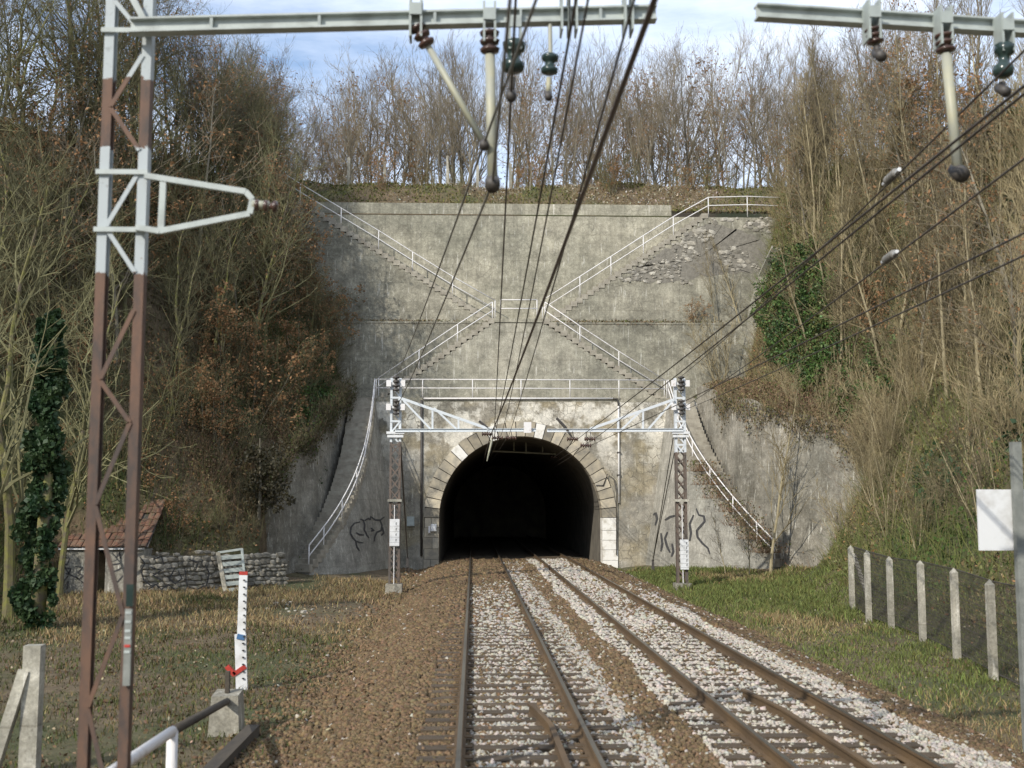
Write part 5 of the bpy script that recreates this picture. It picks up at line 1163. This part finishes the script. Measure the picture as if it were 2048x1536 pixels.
def ivy_clumps(label, test, x0, x1, y0, y1, nc):
    X = nrg.uniform(x0, x1, 60000); Y = nrg.uniform(y0, y1, 60000); Z = terr(X, Y); U, V, w = nproj(np.stack([X, Y, Z], 1)); k = test(U, V) & (nrg.uniform(0, 1, 60000) < .9)
    k &= ~(((U < 990)) & (V > 1000)); C0 = np.stack([X, Y, Z], 1)[k][:nc]; LP = []; LS = []; LC = []; sg = np.sign(C0[:, 0].mean()); st = MB()
    for c in C0:
        m = int(nrg.integers(25, 75)); r = nrg.uniform(.18, .5); q = nrg.normal(size=(m, 3)); q /= np.linalg.norm(q, axis=1)[:, None]; o = nrg.uniform(.05, .75)
        LP.append(c+np.array([-sg*o*.7, -o*.6, .15])+q*np.array([1, .8, 1.1])*r*nrg.uniform(.35, 1.15, (m, 1))); LS.append(nrg.uniform(.05, .16, m)); LC.append(shade((.075, .13, .036) if nrg.uniform() < .6 else (.04, .078, .028) if nrg.uniform() < .6 else (.14, .16, .055), m, .5, 1.35))
        if nrg.uniform() < .3: a = v3(c); st.tube([a+Vector((sg*.1, .1, -1.3)), a+Vector((-sg*.25, -.2, -.5)), a+Vector((-sg*.3, -.25, .2))], .014, 4)
    P = np.concatenate(LP); S = np.concatenate(LS); C = np.concatenate(LC); n = len(P); t = thing('ivy', label, 'ivy', (float(P[:, 0].mean()), float(P[:, 1].mean()), float(P[:, 2].min())))
    q = np.array([[-.5, 0, 0], [-.1, .42, .06], [.5, 0, 0], [-.1, -.42, .06]]); v = np.einsum('nij,kj->nki', rotmats(n), q)*S[:, None, None]+P[:, None, :]
    npmesh('leaves', v.reshape(-1, 3), np.arange(4*n).reshape(n, 4), 'ivy_leaf', np.repeat(C, 4, 0), t); st.build('stem', 'bark_tan', t)
ell = lambda u0, v0, a, b: (lambda U, V: ((U-u0)/a)**2+((V-v0)/b)**2+.35*np.sin(U/19.)*np.sin(V/23.) < 1)
ivy_clumps('large bright green ivy mass beside the drainage gutter', ell(1606, 628, 80, 134), 14.0, 19.5, 50, 60, 400)
ivy_clumps('green ivy trailing over the sunny bank below the large mass', ell(1700, 735, 110, 90), 14.5, 24, 44, 58, 110)
ivy_clumps('yellow-green ivy leaves over the top of the dark bank wall', ell(625, 860, 48, 95), -12, -6.5, 48, 57, 90)
ivy_blob('dark ivy at the edge of the sunny bank behind the sign', 0, 0, ell(2050, 700, 40, 260), 13, 26, 30, 50, 22000, 'leaf_ivy_dark', .17, .8)
ivy_blob('dark green ivy on the sunny bank behind the fence', 0, 0, ell(1890, 985, 55, 70), 12, 22, 34, 48, 14000, 'leaf_ivy_dark', .14, .5)
# ivy-clad trunk and mossy leaning trunks close to the hut
p = G(72, 1262, T(-11.6, 30)); t = thing('ivy_clad_tree', 'trunk wrapped in dark green ivy beside the hut', 'tree', (p.x, p.y, p.z))
tz = W(90, 640, p.y).z; MB().tube([(p.x, p.y, p.z-.3), (p.x+.1, p.y, p.z+3), (p.x+.15, p.y, tz)], [.22, .18, .1], 8).build('trunk', 'bark_moss', t, True)
LP = []
for i in range(185):
    h = nrg.uniform(0, 1)**.85; a = nrg.uniform(0, 6.283); r0_ = nrg.uniform(.0, .6)*(1.1-.6*h); c_ = np.array([p.x+.1*h+math.cos(a)*r0_, p.y+math.sin(a)*r0_, p.z+.1+h*(tz-p.z)]); q_ = nrg.normal(size=(100, 3)); q_ /= np.linalg.norm(q_, axis=1)[:, None]; LP.append(c_+q_*np.array([.20, .20, .30])*nrg.uniform(.5, 1.2)*nrg.uniform(.5, 1.1, (100, 1)))
leaves('ivy_leaves', np.concatenate(LP), .15, 'leaf_ivy_dark', t)
for u, v, y, H, lb in ((18, 1180, 33, 13, 'mossy yellow-green tree behind the ivy-clad trunk'), (120, 1120, 40, 12, 'mossy tree behind the hut chimney'), (-40, 1200, 30, 12, 'mossy tree at the edge of the bank before the hut')):
    q = W(u, v, y); plant('mossy', q.x, y, T(q.x, y), H, lb, 'mossy_tree', None)

for side, x, y, H, k, lb in ((1, 16.3, 46.2, 3.4, 'thicket', 'tan thicket over the low end of the sunlit bank wall'), (1, 15.2, 49.0, 3.0, 'thicket', 'tan thicket on top of the sunlit bank wall'), (1, 14.4, 51.5, 2.4, 'thicket', 'low tan thicket on the sunlit bank wall near its gully'), (1, 16.2, 44.6, 4.2, 'thicket', 'tan thicket on the grass beyond the sunlit bank wall'), (1, 15.2, 46.4, 3.4, 'thicket', 'tan thicket before the end of the sunlit bank wall'), (1, 15.4, 44.0, 3.2, 'thicket', 'tan thicket on the grass nearer the fence than the bank wall'), (1, 16.6, 46.4, 7.0, 'sapling', 'slender tree before the end of the sunlit bank wall'),
        (-1, -9.6, 48.2, 2.6, 'shrub', 'dark shrub over the low end of the dark bank wall'), (-1, -8.9, 50.8, 2.6, 'leafy_shrub', 'brown-leaved shrub on top of the dark bank wall'), (-1, -8.0, 53.6, 2.6, 'shrub', 'dark shrub on top of the dark bank wall by the stairs'), (-1, -9.9, 45.6, 2.2, 'shrub', 'forked pale shrub behind the slatted frame')):
    plant(k, x, y, T(x, y), H, lb, 'bare_shrub' if k != 'leafy_shrub' else 'leafy_shrub', None, lean=(.1, -side*.3), cat='shrub')
# brush and leaf litter covering the banks: nobody could count it
def brush(side, N):
    Y = nrg.uniform(28 if side < 0 else 20, 62.5, N); F = nrg.uniform(-.16, 1.25, N)
    yy = np.clip(Y, _sy[0], _sy[-1]); i = np.clip(np.searchsorted(_sy, yy, 'right')-1, 0, len(_sy)-2); t = ((yy-_sy[i])/(_sy[i+1]-_sy[i]))[:, None]; p = _SX[i]*(1-t)+_SX[i+1]*t
    a, b = (p[:, 2], p[:, 1]) if side < 0 else (p[:, 11], p[:, 12]); X = a+(b-a)*F; Z = terr(X, Y)
    U, V, w = nproj(np.stack([X, Y, Z], 1)); k = (U > -80) & (U < 2130) & ((Y < 47) | (F > .0)); return X[k], Y[k], Z[k]
def twigs(X, Y, Z, L, rad, C, out):
    n = len(X); d = np.stack([nrg.normal(0, .45, n), nrg.normal(0, .45, n), np.abs(nrg.normal(.8, .4, n))], 1); d /= np.linalg.norm(d, axis=1)[:, None]
    s = np.cross(d, nrg.normal(size=(n, 3))); s /= np.linalg.norm(s, axis=1)[:, None]; q = np.cross(d, s); B = np.stack([X, Y, Z-.08], 1); r = rad[:, None]
    v = np.stack([B+s*r, B-s*r*.5+q*r*.87, B-s*r*.5-q*r*.87, B+d*L[:, None]], 1)
    f = (np.array([[0, 1, 3], [1, 2, 3], [2, 0, 3]])[None]+4*np.arange(n)[:, None, None]).reshape(-1, 3); out.append((v.reshape(-1, 3), f, np.repeat(C, 4, 0)))
def litter(P, size, C, out):
    n = len(P); R3 = rotmats(n); q = np.array([[-.5, 0, 0], [0, .35, .06], [.5, 0, 0], [0, -.35, .06]]); v = np.einsum('nij,kj->nki', R3, q)*size[:, None, None]+P[:, None, :]
    f = (np.array([[0, 1, 2], [0, 2, 3]])[None]+4*np.arange(n)[:, None, None]).reshape(-1, 3); out.append((v.reshape(-1, 3), f, np.repeat(C, 4, 0)))
def join(name, out, mat, label):
    o = 0; V = []; F = []; C = []
    for v, f, c in out: V.append(v); F.append(f+o); C.append(c); o += len(v)
    return kind(npmesh(name, np.concatenate(V), np.concatenate(F), mat, np.concatenate(C)), 'stuff', label)
def shade(base, n, lo=.5, hi=1.4): return np.array(base)*nrg.uniform(lo, hi, (n, 1))*(1+nrg.uniform(-.12, .12, (n, 3)))
for side, nm, lb in ((-1, 'undergrowth', 'brown undergrowth and leaf litter on the shaded bank'), (1, 'undergrowth', 'tan undergrowth and ivy on the sunny bank')):
    out = []; X, Y, Z = brush(side, 60000 if side < 0 else 46000); n = len(X); g = fnoise(X*.45+3*side, Y*.4+Z*.3)
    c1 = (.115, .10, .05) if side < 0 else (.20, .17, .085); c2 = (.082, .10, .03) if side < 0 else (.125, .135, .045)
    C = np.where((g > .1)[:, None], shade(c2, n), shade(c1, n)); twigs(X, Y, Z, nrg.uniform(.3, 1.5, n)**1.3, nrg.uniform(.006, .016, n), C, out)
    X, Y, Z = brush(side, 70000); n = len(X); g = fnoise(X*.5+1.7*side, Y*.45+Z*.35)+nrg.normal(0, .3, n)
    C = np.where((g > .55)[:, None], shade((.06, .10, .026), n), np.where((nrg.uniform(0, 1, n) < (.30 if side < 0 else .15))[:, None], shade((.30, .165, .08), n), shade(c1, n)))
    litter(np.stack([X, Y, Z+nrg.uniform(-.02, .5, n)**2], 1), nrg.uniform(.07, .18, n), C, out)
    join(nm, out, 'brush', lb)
out = []; n = 26000; X = nrg.uniform(-14, 18, n); Y = nrg.uniform(62.7, 72, n); Z = hill(X, Y); g = fnoise(X*.8, Y*.9)
litter(np.stack([X, Y, Z+nrg.uniform(0, .12, n)], 1), nrg.uniform(.06, .17, n), np.where((g > -.15)[:, None], shade((.115, .12, .035), n), np.where((nrg.uniform(0, 1, n) < .35)[:, None], shade((.42, .39, .32), n), shade((.185, .14, .075), n))), out)
twigs(X[:14000], Y[:14000], Z[:14000], nrg.uniform(.15, .7, 14000), nrg.uniform(.008, .016, 14000), shade((.22, .17, .09), 14000), out)
join('undergrowth', out, 'brush', 'moss, litter and dry grass along the hilltop edge')
# brambles on the sunny stairs, bench and headwall ledge
out = []
for P0, sx, sz, n in [(W(1400+i*22, 935+i*27, 53.5-i*.65), .75, .34, 330) for i in range(7)]+[(Vector((x_, y_, 8.1)), 1.3, .7, 1500) for x_, y_ in ((12.6, 56.2), (13.2, 53.6), (13.9, 51.6), (14.9, 49.6), (15.8, 47.6), (17.0, 45.6), (-7.2, 56.5), (-7.8, 53.5), (-8.7, 50.8), (-9.6, 48.6), (-10.6, 46.8))]+[(Vector((12.8, 57.6, 8.6)), 1.5, .5, 2600), (Vector((13.6, 54.5, 8.0)), 1.4, .6, 2600), (Vector((8, Y2+.3, ZL)), 5, .12, 1400), (Vector((-4, Y2+.3, ZL)), 4, .1, 700)]:
    P = np.array(P0)+nrg.normal(0, 1, (n, 3))*np.array([sx*.5, .25 if sz < .2 else .45, 0])
    if sz > .2 and P0[1] > 54 or P0[2] > 7.9 and sz > .2: P[:, 2] = terr(P[:, 0], P[:, 1])
    sh = P[:n//2]; twigs(sh[:, 0], sh[:, 1], sh[:, 2]-.1, nrg.uniform(.2, 1.1, len(sh))*sz*1.8, nrg.uniform(.006, .012, len(sh)), shade((.20, .13, .075), len(sh)), out)
    P[:, 2] += nrg.uniform(0, sz, n); litter(P, nrg.uniform(.05, .12, n), np.where((nrg.uniform(0, 1, n) < .35)[:, None], shade((.09, .10, .035), n), shade((.20, .145, .085), n)), out)
join('brambles', out, 'brush', 'brown brambles over the sunlit stairs and ledges')

# growth hanging over the edges of the bank walls
out = []
for pts, c1, c2 in (([(-6.28, 58.0, 8.7), (-6.7, 55.5, 7.6), (-7.15, 52.5, 6.5), (-8.35, 49.2, 4.5), (-9.3, 47.6, 2.4), (-10.4, 46.4, .8)], (.12, .10, .055), (.07, .09, .025)), ([(11.9, 55.5, 8.1), (12.45, 52.5, 7.4), (14.2, 49.4, 6.6), (15.6, 47.2, 5.6), (17.0, 45.2, 3.4), (17.6, 44.4, 2.4)], (.20, .155, .088), (.10, .105, .04))):
    Q = np.array(pts); cum = np.concatenate([[0], np.cumsum(np.linalg.norm(np.diff(Q, axis=0), axis=1))]); n = 5200 if Q[0, 0] < 0 else 3000; d = nrg.uniform(0, cum[-1], n)
    P = np.stack([np.interp(d, cum, Q[:, j]) for j in range(3)], 1); P[:, 2] += .1*np.sin(d*4)+nrg.normal(-.12, .30, n)-np.abs(nrg.normal(0, .30, n))*(np.sin(d*2.1) > .1)*1.6; P[:, 1] -= .30+nrg.uniform(0, .25, n); P[:, 0] -= np.sign(P[:, 0])*nrg.uniform(-.15, .45, n)
    h_ = n//2; twigs(P[:h_, 0], P[:h_, 1], P[:h_, 2], nrg.uniform(.25, 1.1, h_), nrg.uniform(.006, .013, h_), shade(c1, h_), out)
    litter(P, nrg.uniform(.06, .15, n), np.where((nrg.uniform(0, 1, n) < .4)[:, None], shade(c2, n), shade(c1, n)), out)
join('undergrowth', out, 'brush', 'growth hanging over the tops of the bank walls')
t = thing('evergreen_bush', 'dark-leaved bush in front of the dark bank wall by the stone wall end', 'bush', (-8.7, 47.2, T(-8.7, 47.2)))
z0 = T(-8.7, 47.2); MB().tube([(-8.7, 47.2, z0-.2), (-8.65, 47.2, z0+1.2), (-8.7, 47.1, z0+3.2)], [.08, .06, .02], 6).build('trunk', 'bark_grey', t)
LP = []
for i in range(42):
    h = nrg.uniform(.12, 1); c_ = np.array([-8.7+nrg.normal(0, .5), 47.1+nrg.normal(0, .3), z0+h*2.9]); q_ = nrg.normal(size=(60, 3)); q_ /= np.linalg.norm(q_, axis=1)[:, None]; LP.append(c_+q_*nrg.uniform(.18, .38)*nrg.uniform(.5, 1.1, (60, 1)))
leaves('foliage', np.concatenate(LP), .12, 'leaf_dark', t)
# low growth along the hilltop edge
for i in range(46):
    u = rnd.uniform(560, 1560); y = rnd.uniform(65.2, 71); x = W(u, 370, y).x; k = 'leafy_shrub' if rnd.random() < .25 else 'shrub'; hs = rnd.uniform(1.0, 2.8)
    zone = 'past the bushy headwall end' if u < 660 else 'around the concrete posts' if u < 1040 else 'over the landing' if u < 1240 else 'above the rubble'
    plant(k, x, y, HZ(x, y), hs, ('low' if hs < 1.8 else 'waist-high')+(' brown-leaved shrub' if k == 'leafy_shrub' else ' bare shrub')+' along the hilltop edge '+zone, 'leafy_shrub' if k == 'leafy_shrub' else 'bare_shrub', 'shrubs along the hilltop edge', cat='shrub')

# grass
def grass(X, Y, L, wd, C, out, droop=.5):
    n = len(X); Z = np.where((X > -3.1) & (X < 7.4), np.maximum(terr(X, Y), bedz(X)-.03), terr(X, Y)); a = nrg.uniform(0, 6.283, n); s = np.stack([np.cos(a), np.sin(a), np.zeros(n)], 1)*wd[:, None]
    tip = np.stack([nrg.normal(0, droop, n), nrg.normal(0, droop, n), np.ones(n)], 1)*L[:, None]; B = np.stack([X, Y, Z-.02], 1); M = B+tip*np.array([.35, .35, .62])
    v = np.stack([B-s, B+s, M+s*.7, M-s*.7, B+tip], 1); f = (np.array([[0, 1, 2], [0, 2, 3], [3, 2, 4]])[None]+5*np.arange(n)[:, None, None]).reshape(-1, 3); out.append((v.reshape(-1, 3), f, np.repeat(C, 5, 0)))
out = []
n = 90000; Y = 9+nrg.uniform(0, 1, n)**1.25*40; X = -2.3-nrg.uniform(0, 1, n)**1.1*12.5; U, V, w = nproj(np.stack([X, Y, np.full(n, -.5)], 1)); g = fnoise(X*.7, Y*.35)+nrg.normal(0, .25, n)
k = (U > -60) & (nrg.uniform(0, 1, n) < np.clip((-2.2-X)/1.3, .05, 1)) & (g > -.9); X, Y, g = X[k], Y[k], g[k]; n = len(X); far = np.clip((Y-24)/12, 0, 1)
C = np.where((g+.8-1.5*far > .1)[:, None], np.where((nrg.uniform(0, 1, n) < .35)[:, None], shade((.16, .12, .06), n), shade((.08, .095, .03), n)), shade((.27, .205, .105), n)); grass(X, Y, nrg.uniform(.02, .13, n)*(1+.8*far)*(1+.5*np.sin(X*3.1)*np.sin(Y*2.3)), nrg.uniform(.003, .007, n)*(1+Y/25), C, out)
n = 15000; Y = 9+nrg.uniform(0, 1, n)**1.3*40; X = -1.6-nrg.uniform(0, 1, n)**1.3*12; Z = np.maximum(terr(X, Y), np.where(X > -3.0, bedz(X), -9)); litter(np.stack([X, Y, Z+nrg.uniform(0, .05, n)], 1), nrg.uniform(.03, .09, n), np.where((nrg.uniform(0, 1, n) < .2)[:, None], shade((.33, .27, .18), n), shade((.15, .10, .055), n)), out)
join('grass', out, 'grass', 'dry tan and green grass beside the brown ballast')
out = []
n = 115000; Y = 11+nrg.uniform(0, 1, n)**1.2*44; X = 6.5+nrg.uniform(0, 1, n)*8; U, V, w = nproj(np.stack([X, Y, np.full(n, -.4)], 1)); g = fnoise(X*.8, Y*.4)+nrg.normal(0, .3, n)
k = (U < 2110) & (X < 9.5+(Y-10)*.13) & ((X > 7.0) | (g > .3)) & ~((X > 12) & (Y > 49)); X, Y, g = X[k], Y[k], g[k]; n = len(X)
C = np.where((g > -.35)[:, None], shade((.135, .155, .048), n), shade((.27, .21, .105), n)); grass(X, Y, nrg.uniform(.03, .15, n)*(1+.5*(Y > 30))*(1+.5*np.sin(X*3.3+1)*np.sin(Y*2.1)), nrg.uniform(.003, .007, n)*(1+Y/25), C, out)
n = 4500; Y = 11+nrg.uniform(0, 1, n)**1.3*42; X = 6.2+nrg.uniform(0, 1, n)*7; Z = np.maximum(terr(X, Y), np.where(X < 7.2, bedz(X), -9)); litter(np.stack([X, Y, Z+nrg.uniform(0, .05, n)], 1), nrg.uniform(.03, .09, n), np.where((nrg.uniform(0, 1, n) < .2)[:, None], shade((.33, .27, .18), n), shade((.16, .11, .06), n)), out)
join('grass', out, 'grass', 'short green grass between the pale ballast and the wire fence')
